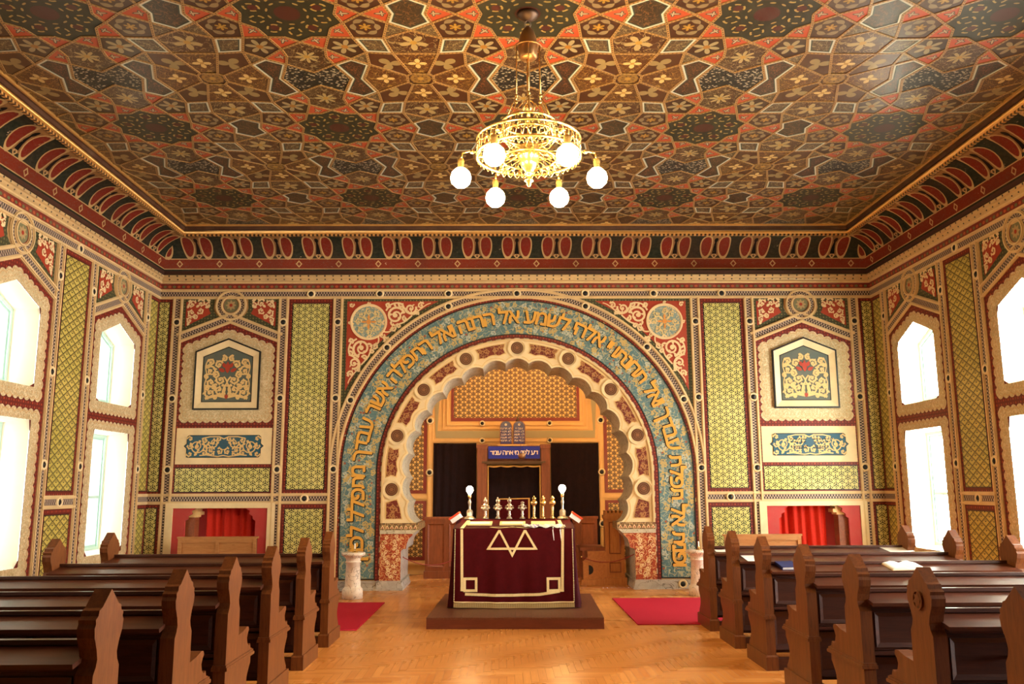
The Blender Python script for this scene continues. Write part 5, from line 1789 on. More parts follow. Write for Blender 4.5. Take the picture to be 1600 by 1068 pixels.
# sign and tablets
sign = empty('ark_sign', (-0.035, 17.60, 2.455), label='blue enamel sign with pale Hebrew lettering above the ark curtain', cat='sign')
b = MB(); b.prism(rect(-0.53, -0.125, 0.53, 0.125), 0, 0.03, 0, back=True); b.build('sign_board', MAT['sign_blue'], sign, frame((0, 0, 0), (1, 0, 0), (0, 0, 1), (0, -1, 0)))
SG = 'דע לפני מי אתה עומד'
sgm = {c: text_mesh(c, 0.138, MAT['pink_gold'], 0.002, 0.002) for c in set(SG) if c != ' '}
def sgw(c):
    if c == ' ': return 0.03
    xs = [v.co.x for v in sgm[c].vertices]
    return max(xs) - min(xs)
sgap = (0.98 - sum(sgw(c) for c in SG)) / len(SG)
sx_ = 0.49
for ch_ in SG:
    wv = sgw(ch_) + sgap
    sx_ -= wv
    if ch_ != ' ':
        xs = [v.co.x for v in sgm[ch_].vertices]
        link('sign_letter', sgm[ch_], sign, None, frame((sx_ + wv / 2 - (max(xs) + min(xs)) / 2, -0.034, -0.005), (1, 0, 0), (0, 0, 1), (0, -1, 0)))
tab = empty('commandment_tablets', (-0.065, 17.62, 2.60), label='twin round-topped dark violet tablets of the commandments', cat='tablets')
LINES = (['לא תרצח', 'לא תנאף', 'לא תגנב', 'לא תענה', 'לא תחמד'], ['אנכי יי', 'לא יהיה', 'לא תשא', 'זכור את', 'כבד את'])
FT = frame((0, 0, 0), (1, 0, 0), (0, 0, 1), (0, -1, 0))
for k, s in enumerate((-1, 1)):
    O = [(s * 0.137 - 0.125, 0.02), (s * 0.137 + 0.125, 0.02)] + [(s * 0.137 + x, 0.385 + z) for x, z in arc(0, 0, 0.125, 0, 180, 14)]
    b = MB(); b.prism(O, 0, 0.04, 1, back=True); b.flat(inset(O, 0.014), 0.042, 0)
    t = b.build('tablet', [MAT['tablet'], MAT['ark_red']], tab, FT)
    for i, ln in enumerate(LINES[k]):
        link('tablet_line', text_mesh(ln[::-1], 0.062, MAT['pink_gold'], 0.001, 0.0), t, None, Matrix.Translation((s * 0.137, 0.345 - i * 0.062, 0.044)), kind='stuff')
    b = MB()
    for rr in (0, 1): b.strip(arc(s * 0.137, 0.425, 0.024, 90 + 60 * rr, 330 + 60 * rr, 2), 0.006, 0.042, 0.045, closed=True)
    link('tablet_star', b.mesh('tablet_star', MAT['pink_gold']), t)
b = MB(); b.box((-0.30, -0.06, -0.01), (0.30, 0.03, 0.02)); b.build('ledge', MAT['gold_dim'], tab)
b = MB(); b.lathe([(0.05, 0.50), (0.035, 0.53), (0.02, 0.56), (0.006, 0.60), (0, 0.66)], 10, (0.11, 0.0, 0)); b.build('finial', MAT['bronze'], tab)
# hanging lamp in front of the sign
o = MB(); o.lathe([(0, -0.06), (0.05, -0.05), (0.075, -0.01), (0.07, 0.02), (0.05, 0.03), (0.06, 0.05), (0, 0.05)], 14)
lamp = o.build('eternal_lamp', MAT['brass_dim'], None, Matrix.Translation((0.11, 16.9, 2.36)), label='small dark brass hanging lamp in front of the blue sign', cat='lamp')
b = MB()
for k in range(3): b.tube([(0.06 * math.cos(k * 2.1), 0.06 * math.sin(k * 2.1), 0.04), (0, 0, 0.55)], 0.003, 5)
b.tube([(0, 0, 0.55), (0, 0, 2.33)], 0.003, 5)
b.build('chain', MAT['bronze'], lamp)

# wooden parapets and the carved stall inside the niche
def parapet(name, x0, x1, y, h, lab, mat='ark_red'):
    r = empty(name, ((x0 + x1) / 2, y, 0), label=lab, cat='parapet')
    w = (x1 - x0) / 2
    b = MB(); b.box((-w, -0.03, 0), (w, 0.03, h)); b.build('board', MAT[mat], r)
    b = MB(); b.box((-w - 0.02, -0.06, 0), (w + 0.02, 0.06, 0.14)); b.build('base', MAT[mat], r)
    b = MB(); b.box((-w - 0.02, -0.05, h), (w + 0.02, 0.05, h + 0.05)); b.build('cap_rail', MAT[mat], r)
    for k in range(2):
        xa = -w + 0.05 + k * w; xb = xa + w - 0.1
        b = MB(); b.ring(rect(xa, 0.22, xb, h - 0.08), inset(rect(xa, 0.22, xb, h - 0.08), 0.03), 0.05, 0.03, 0, side=0.0)
        b.build('panel_frame', MAT[mat], r, frame((0, 0, 0), (1, 0, 0), (0, 0, 1), (0, -1, 0)))
    return r
parapet('wooden_parapet', -1.80, -0.95, 17.2, 1.13, 'low mahogany parapet left of the ark')
parapet('wooden_parapet', 0.85, 1.60, 17.2, 1.13, 'low mahogany parapet right of the ark')
stall = empty('carved_stall', (1.55, 16.0, 0), label='orange oak stall with a notched post and pierced side, right inside the arch', cat='stall')
b = MB(); b.box((0.05, -0.12, 0.10), (0.40, 0.12, 1.28)); b.box((0.02, -0.15, 0), (0.43, 0.15, 0.13)); b.box((0.03, -0.14, 1.18), (0.42, 0.14, 1.24)); b.build('post', MAT['ark_wood'], stall)
for k in range(5):
    b = MB(); b.box((0.055 + k * 0.072, -0.12, 1.28), (0.10 + k * 0.072, 0.12, 1.32)); b.build('notch', MAT['ark_wood'], stall)
for (z0, z1) in ((0.55, 1.12), (0.22, 0.40)):
    b = MB(); b.ring(rect(0.12, z0, 0.33, z1), inset(rect(0.12, z0, 0.33, z1), 0.018), 0.012, 0.0, 0, side=0.0); b.build('panel_frame', MAT['ark_red'], stall, frame((0, -0.12, 0), (1, 0, 0), (0, 0, 1), (0, -1, 0)))
P = [(-0.36, 0.10), (0.05, 0.10), (0.05, 0.60), (-0.28, 0.60), (-0.27, 0.50), (-0.33, 0.44), (-0.36, 0.40)]
b = MB(); b.prism(P, 0, 0.06, 0, back=True); b.build('side_panel', MAT['ark_wood'], stall, frame((0, -0.06, 0), (1, 0, 0), (0, 0, 1), (0, -1, 0)))
b = MB(); b.prism(rect(-0.37, 0.405, 0.06, 0.43), 0, 0.02, 0); b.build('side_rail', MAT['ark_wood'], stall, frame((0, -0.12, 0), (1, 0, 0), (0, 0, 1), (0, -1, 0)))
b = MB(); b.flat(arc(-0.26, 0.27, 0.085, -90, 90, 14), 0.002); b.build('hole_shade_patch', MAT['dark'], stall, frame((0, -0.121, 0), (1, 0, 0), (0, 0, 1), (0, -1, 0)))  # flat dark half-disc: the shade inside the hole put into colour
b = MB(); b.box((-0.39, -0.14, 0), (0.05, 0.10, 0.10)); b.build('plinth', MAT['ark_wood'], stall)
b = MB(); b.box((-0.40, -0.02, 0.60), (0.05, 0.8, 0.66)); b.box((-0.36, 0.0, 0.1), (0.05, 0.8, 0.60)); b.build('seat', MAT['ark_red'], stall)

# rope barriers
def rope(p0, p1, sag, lab):
    pts = []
    for k in range(21):
        t = k / 20
        pts.append(Vector(p0).lerp(Vector(p1), t) - Vector((0, 0, sag * 4 * t * (1 - t))))
    b = MB(); b.tube(pts, 0.008, 6)
    o = b.build('barrier_rope', MAT['rope'], None, label=lab, cat='rope', group='rope barriers of the ark')
    for p in (p0, p1):
        h = MB(); h.sphere(p, 0.016, 0, 8); h.build('hook', MAT['brass'], o)
rope((2.33, 15.24, 0.80), (1.16, 15.86, 0.50), 0.20, 'thin dark red barrier rope on the right pier of the arch')
rope((-2.36, 15.24, 0.82), (-1.2, 16.4, 0.42), 0.22, 'thin dark red barrier rope on the left pier of the arch')
# ================================================================== PEWS
# local coordinates: x along the pew, y forward (towards the ark), z up; origin on the floor under the finial of the aisle end
END = [(-0.14, 0.0), (0.50, 0.0), (0.50, 0.14), (0.47, 0.15)]
END += [(0.47 - 0.085 * math.sin(PI * k / 8), 0.17 + 0.25 * k / 8) for k in range(9)]     # pierced half-round in the front edge
END += [(0.47, 0.47), (0.50, 0.49), (0.50, 0.52), (0.46, 0.53), (0.445, 0.565), (0.41, 0.555), (0.375, 0.575), (0.355, 0.62), (0.375, 0.655), (0.40, 0.675), (0.385, 0.70), (0.34, 0.705), (0.25, 0.685), (0.14, 0.675),
        (0.14, 0.865), (0.115, 0.90), (0.105, 0.935), (0.12, 0.985), (0.15, 1.04), (0.158, 1.085), (0.145, 1.105), (0.15, 1.125), (0.125, 1.14), (0.118, 1.165), (0.09, 1.175), (0.0, 1.255),
        (-0.09, 1.175), (-0.118, 1.165), (-0.125, 1.14), (-0.15, 1.125), (-0.145, 1.105), (-0.158, 1.085), (-0.15, 1.04), (-0.12, 0.985), (-0.105, 0.935), (-0.115, 0.90), (-0.14, 0.865)]
F_END = frame((0, 0, 0), (0, 1, 0), (0, 0, 1), (1, 0, 0))       # 2d (y, z) -> local, thickness along x
PEW_L = 2.60
TH = 0.085
def end_meshes():
    me = []
    b = MB(); b.prism(END, 0, TH, 0, back=True); me.append(('end_panel', b.mesh('end_panel', [MAT['pew_z']])))
    b = MB(); b.prism([(-0.155, 0), (0.52, 0), (0.52, 0.125), (0.505, 0.14), (-0.145, 0.14), (-0.155, 0.125)], -0.016, TH + 0.016, 0, back=True); me.append(('plinth', b.mesh('plinth', [MAT['pew_z']])))
    b = MB(); b.prism([(-0.15, 0.475), (0.52, 0.475), (0.525, 0.49), (0.51, 0.50), (-0.15, 0.50)], -0.014, TH + 0.014, 0, back=True)
    b.prism([(-0.148, 0.50), (0.508, 0.50), (0.508, 0.515), (-0.148, 0.515)], -0.007, TH + 0.007, 0, back=True); me.append(('moulding', b.mesh('moulding', [MAT['pew_z']])))
    return me
EM = end_meshes()
def box_mesh(name, a, c, mat):
    b = MB(); b.box(a, c); return b.mesh(name, [MAT[mat]])
def make_pew():
    r = empty('pew')
    for x in (0.0, PEW_L - TH):
        e = link('end_panel', EM[0][1], r, None, Matrix.Translation((x, 0, 0)) @ F_END)
        link('plinth', EM[1][1], e); link('moulding', EM[2][1], e)
    L0, L1 = TH - 0.01, PEW_L - TH + 0.01
    # sloping book board behind the backrest
    b = MB(); b.prism([(-0.19, 0.905), (0.06, 0.955), (0.06, 0.98), (-0.195, 0.93)], L0, L1, 0, back=True)
    b.build('book_board', MAT['pew_b'], r, Matrix(((0, 0, 1, 0), (1, 0, 0, 0), (0, 1, 0, 0), (0, 0, 0, 1))))
    b = MB(); b.box((L0, 0.03, 0.98), (L1, 0.075, 1.005)); b.build('book_stop', MAT['pew_x'], r)
    b = MB(); b.box((L0, 0.0, 0.14), (L1, 0.035, 0.955)); b.build('backrest', MAT['pew_x'], r)
    b = MB(); b.box((L0, 0.02, 0.42), (L1, 0.46, 0.46)); b.build('seat', MAT['pew_x'], r)
    b = MB(); b.box((L0, 0.40, 0.10), (L1, 0.43, 0.42)); b.build('front_board', MAT['pew_x'], r)
    b = MB(); b.box((L0, -0.10, 0.56), (L1, -0.02, 0.585)); b.box((L0, -0.09, 0.875), (L1, 0.0, 0.905)); b.build('drawer_rail', MAT['pew_x'], r)
    b = MB(); b.box((L0, -0.13, 0.0), (L1, -0.05, 0.11)); b.build('foot_rail', MAT['pew_x'], r)
    n = 3
    w = (L1 - L0) / n
    for k in range(n):
        x0 = L0 + k * w + 0.03; x1 = x0 + w - 0.06
        d = MB(); d.box((x0, -0.075, 0.59), (x1, 0.0, 0.87), 0)
        dr = d.build('drawer', MAT['pew_x'], r)
        f = MB(); f.ring(rect(x0 + .02, 0.61, x1 - .02, 0.85), inset(rect(x0 + .02, 0.61, x1 - .02, 0.85), 0.03), 0.012, 0.0, 0, side=-0.01)
        f.build('drawer_frame', MAT['pew_x'], dr, frame((0, -0.075, 0), (1, 0, 0), (0, 0, 1), (0, -1, 0)))
        kn = MB(); kn.lathe([(0.012, 0), (0.010, 0.012), (0.022, 0.022), (0.020, 0.034), (0, 0.04)], 10)
        kn.build('knob', MAT['plank_dark'], dr, frame(((x0 + x1) / 2, -0.075, 0.74), (1, 0, 0), (0, 0, 1), (0, -1, 0)))
        b = MB(); b.ring(rect(x0 - 0.01, 0.17, x1 + 0.01, 0.53), inset(rect(x0 - .01, 0.17, x1 + .01, 0.53), 0.05), 0.018, 0.006, 0, side=0.0)
        b.build('back_panel_frame', MAT['pew_x'], r, frame((0, 0.0, 0), (1, 0, 0), (0, 0, 1), (0, -1, 0)))
    return r
ORD = ['front', 'second', 'third', 'fourth', 'fifth', 'sixth', 'seventh']
LEFT_Y = [10.08, 8.86, 7.62, 6.48, 5.48, 4.45]
RIGHT_Y = [11.0, 9.86, 8.72, 7.52, 6.43, 5.38, 4.36]
proto = make_pew()
first = True
for side, ys in ((-1, LEFT_Y), (1, RIGHT_Y)):
    for i, y in enumerate(ys):
        o = proto if first else copy_tree(proto)
        first = False
        extra = ', with a carved rosette' if (side > 0 and i == 5) else ''
        if side < 0:      # mirrored: the aisle end is the right one
            o.location = (-2.225 - PEW_L, y, 0)
        else:
            o.location = (2.295, y, 0)
        o.rotation_euler = (0, 0, 0)
        tag(o, '%s dark walnut pew of the %s block counting from the arch%s' % (ORD[i], 'left' if side < 0 else 'right', extra), 'pew', 'dark walnut pews in two blocks')
        if side > 0 and i == 5:
            b = MB()
            for k in range(6): leaf(b, 0, 1.06, k * PI / 3 + 0.3, 0.05, 0.03, 0.012)
            b.strip(arc(0, 1.06, 0.055, 0, 345, 23), 0.012, 0, 0.012, closed=True)
            q = b.build('rosette', MAT['pew_z'], o, frame((0, 0, 0), (0, -1, 0), (0, 0, 1), (-1, 0, 0)))
# board slope in pew coordinates for things lying on it
def on_board(side, i, x, yy, rz=0.0):
    y = (LEFT_Y if side < 0 else RIGHT_Y)[i]
    z = 0.98 + (yy - 0.06) * (0.05 / 0.255)
    return Matrix.Translation((x, y + yy, z + 0.002)) @ Matrix.Rotation(math.atan2(0.05, 0.255), 4, 'X') @ Matrix.Rotation(rz, 4, 'Z')
def sheet(name, m, w, h, mat, lab, cat='paper', curl=0.004):
    b = MB()
    n = 6
    for k in range(n):
        x0, x1 = -w / 2 + w * k / n, -w / 2 + w * (k + 1) / n
        z0, z1 = curl * (2 * x0 / w) ** 2 + .001, curl * (2 * x1 / w) ** 2 + .001
        b.face([(x0, -h / 2, z0), (x1, -h / 2, z1), (x1, h / 2, z1), (x0, h / 2, z0)])
        b.face([(x0, -h / 2, z0 - .001), (x0, h / 2, z0 - .001), (x1, h / 2, z1 - .001), (x1, -h / 2, z1 - .001)])
    b.face([(-w / 2, -h / 2, curl), (w / 2, -h / 2, curl), (w / 2, -h / 2, curl + .001), (-w / 2, -h / 2, curl + .001)])
    return b.build(name, MAT[mat], None, m, label=lab, cat=cat)
sheet('paper_sheet', on_board(1, 0, 4.70, -0.06, 0.2), 0.32, 0.26, 'paper', 'white sheet at the wall end of the front right pew board')
sheet('paper_sheet', on_board(1, 1, 2.56, -0.06, 0.1), 0.24, 0.27, 'paper', 'white sheet at the aisle end of the second right pew board')
sheet('paper_sheet', on_board(1, 0, 2.47, -0.08, 0.0), 0.14, 0.10, 'paper', 'small white slip at the aisle end of the front right pew board')
bk = empty('book', label='closed navy blue book near the aisle on the third right pew', cat='book')
bk.matrix_world = on_board(1, 2, 2.56, -0.05, 0.05)
b = MB(); b.box((-0.085, -0.105, 0), (0.085, 0.105, 0.003)); b.box((-0.085, -0.105, 0.027), (0.085, 0.105, 0.030)); b.box((-0.085, -0.105, 0.003), (-0.081, 0.105, 0.027)); b.build('cover', MAT['blue_book'], bk)
b = MB(); b.box((-0.081, -0.10, 0.003), (0.080, 0.10, 0.027)); b.build('page_block', MAT['paper'], bk)
ob = empty('open_book', label='open white prayer book lying on a right pew board between two pew ends', cat='book')
ob.matrix_world = on_board(1, 2, 3.72, -0.06, 0.06)
for s in (-1, 1):
    b = MB()
    pr = [(0, 0.012), (0.04, 0.026), (0.09, 0.028), (0.14, 0.020), (0.165, 0.012)]
    for (x0, z0), (x1, z1) in zip(pr, pr[1:]):
        b.face([(s * x0, -0.115, z0), (s * x1, -0.115, z1), (s * x1, 0.115, z1), (s * x0, 0.115, z0)], None, 0, True)
        b.face([(s * x0, -0.115, 0.002), (s * x1, -0.115, 0.002), (s * x1, -0.115, z1), (s * x0, -0.115, z0)])
        b.face([(s * x0, 0.115, 0.002), (s * x1, 0.115, 0.002), (s * x1, 0.115, z1), (s * x0, 0.115, z0)])
    b.face([(s * 0.165, -0.115, 0.002), (s * 0.165, 0.115, 0.002), (s * 0.165, 0.115, 0.012), (s * 0.165, -0.115, 0.012)])
    b.build('page_block', MAT['paper'], ob)
b = MB(); b.box((-0.172, -0.12, 0), (0.172, 0.12, 0.003)); b.build('cover', MAT['paper_old'], ob)
# ================================================================== READING TABLE ON ITS PLATFORM
BR_ = -0.03
pl = empty('platform', (-0.075, 12.3, 0), BR_, label='low brown wooden platform of planks under the reading table', cat='platform')
b = MB(); b.box((-1.115, -1.21, 0.0), (1.115, -1.18, 0.125)); b.box((-1.115, 1.18, 0.0), (1.115, 1.21, 0.125)); b.box((-1.115, -1.18, 0), (-1.085, 1.18, 0.125)); b.box((1.085, -1.18, 0), (1.115, 1.18, 0.125))
b.build('fascia', wood_mat('red_brown_fascia', (0.17, 0.042, 0.02), (0.12, 0.03, 0.014), (0.06, 0.016, 0.008), 0.4, (0.8, 8, 8)), pl)
bm_ = box_mesh('plank', (-0.111, -1.215, -0.012), (0.111, 1.215, 0.012), 'platform')
for k in range(10):
    link('plank', bm_, pl, None, Matrix.Translation((-1.004 + k * 0.2231, 0, 0.128 + random.uniform(0, 0.002))))
PT = 0.142
TX, TY = -0.115, 11.9
tb = empty('reading_table', (TX, TY, PT), BR_, label='reading table draped in burgundy velvet with cream ribbon star and fringe', cat='table')
# local: x across, y back, z from platform top; front at y=0, back at y=0.82
ZF, ZBK = 1.045, 1.15
DP = 0.80
def drape(hw, y0, y1, flare, n=40, m=0, z0=0.01):
    """closed skirt that flares and folds to the floor, under a sloping top"""
    b = MB()
    per = []
    def edge(a, c, k):
        for i in range(k): per.append((a[0] + (c[0] - a[0]) * i / k, a[1] + (c[1] - a[1]) * i / k))
    edge((-hw, y0), (hw, y0), n); edge((hw, y0), (hw, y1), n // 2); edge((hw, y1), (-hw, y1), n); edge((-hw, y1), (-hw, y0), n // 2)
    cy = (y0 + y1) / 2
    rows = 7
    def pt(i, r):
        x, y = per[i % len(per)]
        f = r / rows
        zt = ZF + (ZBK - ZF) * (y - 0) / DP
        z = zt * (1 - f) + z0 * f
        nx = 0 if abs(abs(x) - hw) > 1e-6 else math.copysign(1, x)
        ny = 0 if abs(y - y0) < 1e-6 else (1 if abs(y - y1) < 1e-6 else 0)
        am = flare * f ** 1.5 * (1 + 0.55 * math.sin(i * 0.93) + 0.3 * math.sin(i * 0.41 + 1))
        return (x + nx * am, y + ny * am, z)
    for r in range(rows):
        for i in range(len(per)):
            b.face([pt(i, r + 1), pt(i + 1, r + 1), pt(i + 1, r), pt(i, r)], None, m, True)
    b.face([(-hw, y0, ZF + (ZBK - ZF) * y0 / DP), (hw, y0, ZF + (ZBK - ZF) * y0 / DP), (hw, y1, ZF + (ZBK - ZF) * y1 / DP), (-hw, y1, ZF + (ZBK - ZF) * y1 / DP)], None, m)
    return b
drape(0.835, 0.03, DP + 0.02, 0.055).build('under_cloth', MAT['velvet_side'], tb)
# velvet overlay: top and hanging front
b = MB()
XO0, XO1 = -0.80, 0.80
N = 48
def ov(t, s):
    """t along width 0..1, s along length from the back of the top (0) to the hem (1)"""
    x = XO0 + (XO1 - XO0) * t
    if s < 0.42:
        f = s / 0.42
        y = DP - (DP + 0.012) * f
        return (x, y, ZF + (ZBK - ZF) * max(y, 0) / DP + 0.008)
    f = (s - 0.42) / 0.58
    wave = 0.010 * math.sin(t * 19 + 0.5) * f + 0.006 * math.sin(t * 41) * f
    return (x * (1 + 0.012 * f), -0.012 - 0.015 * f - wave, ZF + 0.008 - f * (ZF - 0.075) - 0.012 * math.sin(PI * t) * f)
S_ = [0, 0.14, 0.28, 0.40, 0.42, 0.44] + [0.44 + 0.56 * k / 8 for k in range(1, 9)]
for s0, s1 in zip(S_, S_[1:]):
    for k in range(N):
        b.face([ov(k / N, s1), ov((k + 1) / N, s1), ov((k + 1) / N, s0), ov(k / N, s0)], None, 0, True)
overlay = b.build('velvet_cover', MAT['velvet'], tb)
# ribbon work on the hanging front, in front coordinates (x, z)
def front(x, z, lift=0.004):
    f = min(max((ZF - z) / (ZF - 0.075), 0), 1)
    t = (x - XO0) / (XO1 - XO0)
    wave = 0.010 * math.sin(t * 19 + 0.5) * f + 0.006 * math.sin(t * 41) * f
    return (x, -0.012 - 0.015 * f - wave - lift, z)
def ribbon(name, pts, w=0.034, parent=overlay, mat='ribbon', closed=False):
    d = []
    P = pts + ([pts[0]] if closed else [])
    for a, c in zip(P, P[1:]):
        k = max(1, int(math.dist(a, c) / 0.06))
        d += [(a[0] + (c[0] - a[0]) * i / k, a[1] + (c[1] - a[1]) * i / k) for i in range(k)]
    if not closed: d.append(P[-1])
    q = MB(); q.strip(d, w, 0, 0.001, 0, closed, sides=False)
    q.v = [front(v[0], v[1], 0.005) for v in q.v]
    return q.build(name, MAT[mat], parent)
zo = -PT
ribbon('ribbon_border', [(-0.71, ZF), (-0.70, 0.245), (-0.66, 0.245)], 0.036)
ribbon('ribbon_border', [(0.67, ZF), (0.655, 0.235), (0.61, 0.235)], 0.036)
ribbon('ribbon_border', [(-0.66, 0.19), (-0.3, 0.175), (0.0, 0.175), (0.35, 0.185), (0.62, 0.225)], 0.036)
for x in (-0.665, 0.46):
    ribbon('ribbon_square', [(x, 0.235), (x + 0.155, 0.235), (x + 0.155, 0.39), (x, 0.39)], 0.034, closed=True)
zz = 1.03
ribbon('ribbon_star', [(-0.195, zz), (-0.345, 0.785), (0.30, 0.785), (0.155, zz)], 0.030)
ribbon('ribbon_star', [(-0.195, zz), (-0.02, 0.70), (0.155, zz)], 0.030)
# star lines that continue over the table edge
q = MB()
for (xa, ya, xb, yb) in ((-0.195, 0.0, -0.33, 0.085), (-0.195, 0.0, -0.02, 0.11), (0.155, 0.0, -0.02, 0.11), (0.155, 0.0, 0.31, 0.085), (-0.33, 0.085, 0.31, 0.085), (-0.71, 0.0, -0.66, 0.62), (0.67, 0.0, 0.64, 0.62)):
    n0 = len(q.v)
    q.strip([(xa, ya), (xb, yb)], 0.020 if abs(xa) < 0.5 and abs(xb) < .5 else 0.05, 0, 0.001, sides=False)
q.v = [(x, y, ZF + (ZBK - ZF) * y / DP + 0.013) for x, y, z in q.v]
q.build('ribbon_top', MAT['ribbon'], overlay)
# fringe: individual tassels along the hem
b = MB()
hem = [ov(k / 120, 1.0) for k in range(121)]
b2 = MB(); b2.tube([(x, y - 0.004, z + 0.004) for x, y, z in hem], 0.010, 6); b2.build('braid', MAT['ribbon'], overlay)
for k in range(0, 121):
    x, y, z = hem[k]
    b.box((x - 0.0042, y - 0.006, z - 0.066), (x + 0.0042, y, z))
b.build('fringe', MAT['fringe'], overlay, kind='stuff')
for s in (0, 1):        # beaded edges
    b = MB()
    for k in range(44):
        p = ov(s, 0.43 + 0.56 * k / 43)
        b.sphere((p[0], p[1] - 0.006, p[2]), 0.0085, 0, 6)
    b.build('bead_edge', MAT['ribbon'], overlay, kind='stuff')

def on_table(x, y, lift=0.010, rz=0.0):
    M_ = Matrix.Translation((TX, TY, PT)) @ Matrix.Rotation(BR_, 4, 'Z')
    return M_ @ Matrix.Translation((x, y, ZF + (ZBK - ZF) * y / DP + lift)) @ Matrix.Rotation(math.atan2(ZBK - ZF, DP), 4, 'X') @ Matrix.Rotation(rz, 4, 'Z')
for (x, w, mt, lab) in ((-0.48, 0.34, 'paper', 'white booklet at the left of the velvet reading table'), (-0.02, 0.36, 'paper', 'white booklet in the middle of the velvet reading table'), (0.41, 0.34, 'paper_old', 'yellowed booklet behind the prayer shawl on the reading table')):
    b = MB(); b.box((-w / 2, -0.13, 0.003), (w / 2, 0.13, 0.018), 0); b.box((-w / 2 - .006, -0.136, 0), (w / 2 + .006, 0.136, 0.003), 1)
    b.box((-w / 2 + .03, -0.08, 0.018), (w / 2 - .03, 0.09, 0.0185), 2)
    b.build('booklet', [MAT['paper_old'], MAT['velvet_side'], MAT[mt]], None, on_table(x, 0.33), label=lab, cat='booklet', group='booklets on the reading table')
# prayer shawl
b = MB()
N = 22
def tz(i, j): return 0.012 + 0.022 * abs(math.sin(i * 0.9)) * math.sin(PI * j / 8) + 0.008 * math.sin(j * 1.7 + i)
for i in range(N):
    for j in range(8):
        def p(a, c): return (-0.26 + 0.56 * a / N - 0.05 * c / 8, -0.09 + 0.18 * c / 8 + 0.02 * math.sin(a), tz(a, c))
        b.face([p(i, j), p(i + 1, j), p(i + 1, j + 1), p(i, j + 1)], None, 1 if i in (3, 5, 7) else 0, True)
shawl = b.build('prayer_shawl', [MAT['tallit'], plain('lavender_stripe', (0.35, 0.30, 0.55), 0.8)], None, on_table(0.42, 0.11), label='folded white prayer shawl with lavender stripes on the reading table', cat='prayer shawl')
b = MB()
for x in (0.12, 0.22): b.tube([(x, -0.10, 0.01), (x - .005, -0.135, -0.03), (x + .01, -0.140, -0.16), (x, -0.145, -0.30)], 0.006, 6)
b.build('tassel', MAT['tallit'], shawl)

# torah finials
def finial(x, kind, lab):
    h = {'a': 0.33, 'b': 0.31, 'c': 0.25}[kind]
    r = empty('torah_finial', label=lab, cat='torah finial', group='torah finials along the back of the reading table')
    M_ = Matrix.Translation((TX, TY, PT)) @ Matrix.Rotation(BR_, 4, 'Z')
    r.matrix_world = M_ @ Matrix.Translation((x, 0.755, ZF + (ZBK - ZF) * 0.755 / DP + 0.012))
    mt = MAT['brass'] if kind == 'a' else MAT['silver']
    b = MB()
    if kind == 'a':
        b.lathe([(0, 0), (0.045, 0), (0.042, 0.012), (0.028, 0.022), (0.016, 0.035), (0.02, 0.05), (0.014, 0.065), (0.021, 0.08), (0.014, 0.095), (0.021, 0.11), (0.014, 0.125), (0.021, 0.14), (0.014, 0.155), (0.020, 0.17), (0.016, 0.185), (0.024, 0.195)], 16)
    else:
        b.lathe([(0, 0), (0.042, 0), (0.040, 0.012), (0.022, 0.03), (0.014, 0.05), (0.024, 0.065), (0.014, 0.08), (0.018, 0.10), (0.014, 0.115)], 16)
    b.build('stem', mt, r)
    b = MB()
    if kind == 'a': b.lathe([(0.024, 0.195), (0.040, 0.205), (0.050, 0.225), (0.046, 0.245), (0.028, 0.258), (0.014, 0.262)], 16)
    else:
        s = h / 0.31
        b.lathe([(0.014, 0.115), (0.038 * s, 0.125), (0.046 * s, 0.145), (0.030, 0.16), (0.018, 0.175), (0.034 * s, 0.185), (0.034 * s, 0.205), (0.016, 0.22)], 16)
    b.build('bulb', mt, r)
    b = MB()
    z0 = 0.262 if kind == 'a' else 0.22
    top = h
    for k in range(5):
        a = 2 * PI * k / 5
        b.tube([(0.012 * math.cos(a), 0.012 * math.sin(a), z0), (0.026 * math.cos(a), 0.026 * math.sin(a), z0 + (top - z0) * 0.45), (0.006 * math.cos(a), 0.006 * math.sin(a), z0 + (top - z0) * 0.85)], 0.005, 6)
    b.sphere((0, 0, top - 0.008), 0.009, 0, 8)
    b.build('crown', mt, r)
    if kind != 'a':
        b = MB()
        for k in range(6):
            a = 2 * PI * k / 6 + 0.3
            R_ = 0.058
            b.tube([(0.03 * math.cos(a), 0.03 * math.sin(a), 0.19), (R_ * math.cos(a), R_ * math.sin(a), 0.185), (R_ * math.cos(a), R_ * math.sin(a), 0.165)], 0.003, 5)
            b.sphere((R_ * math.cos(a), R_ * math.sin(a), 0.155), 0.011, 0, 8)
        b.build('bells', mt, r, kind='stuff')
for x, kd, lab in ((-0.425, 'b', 'leftmost torah finial, tarnished silver with bells'), (-0.245, 'b', 'second torah finial from the left, silver with bells'), (-0.075, 'b', 'third torah finial from the left, dark silver with hanging bells'), (0.115, 'c', 'shortest torah finial, dark silver, in the middle of the row'),
                   (0.285, 'a', 'brass torah finial, first right of the short silver one'), (0.415, 'a', 'brass torah finial between two other brass ones'), (0.555, 'a', 'rightmost torah finial, brass with a round knob')):
    finial(x, kd, lab)
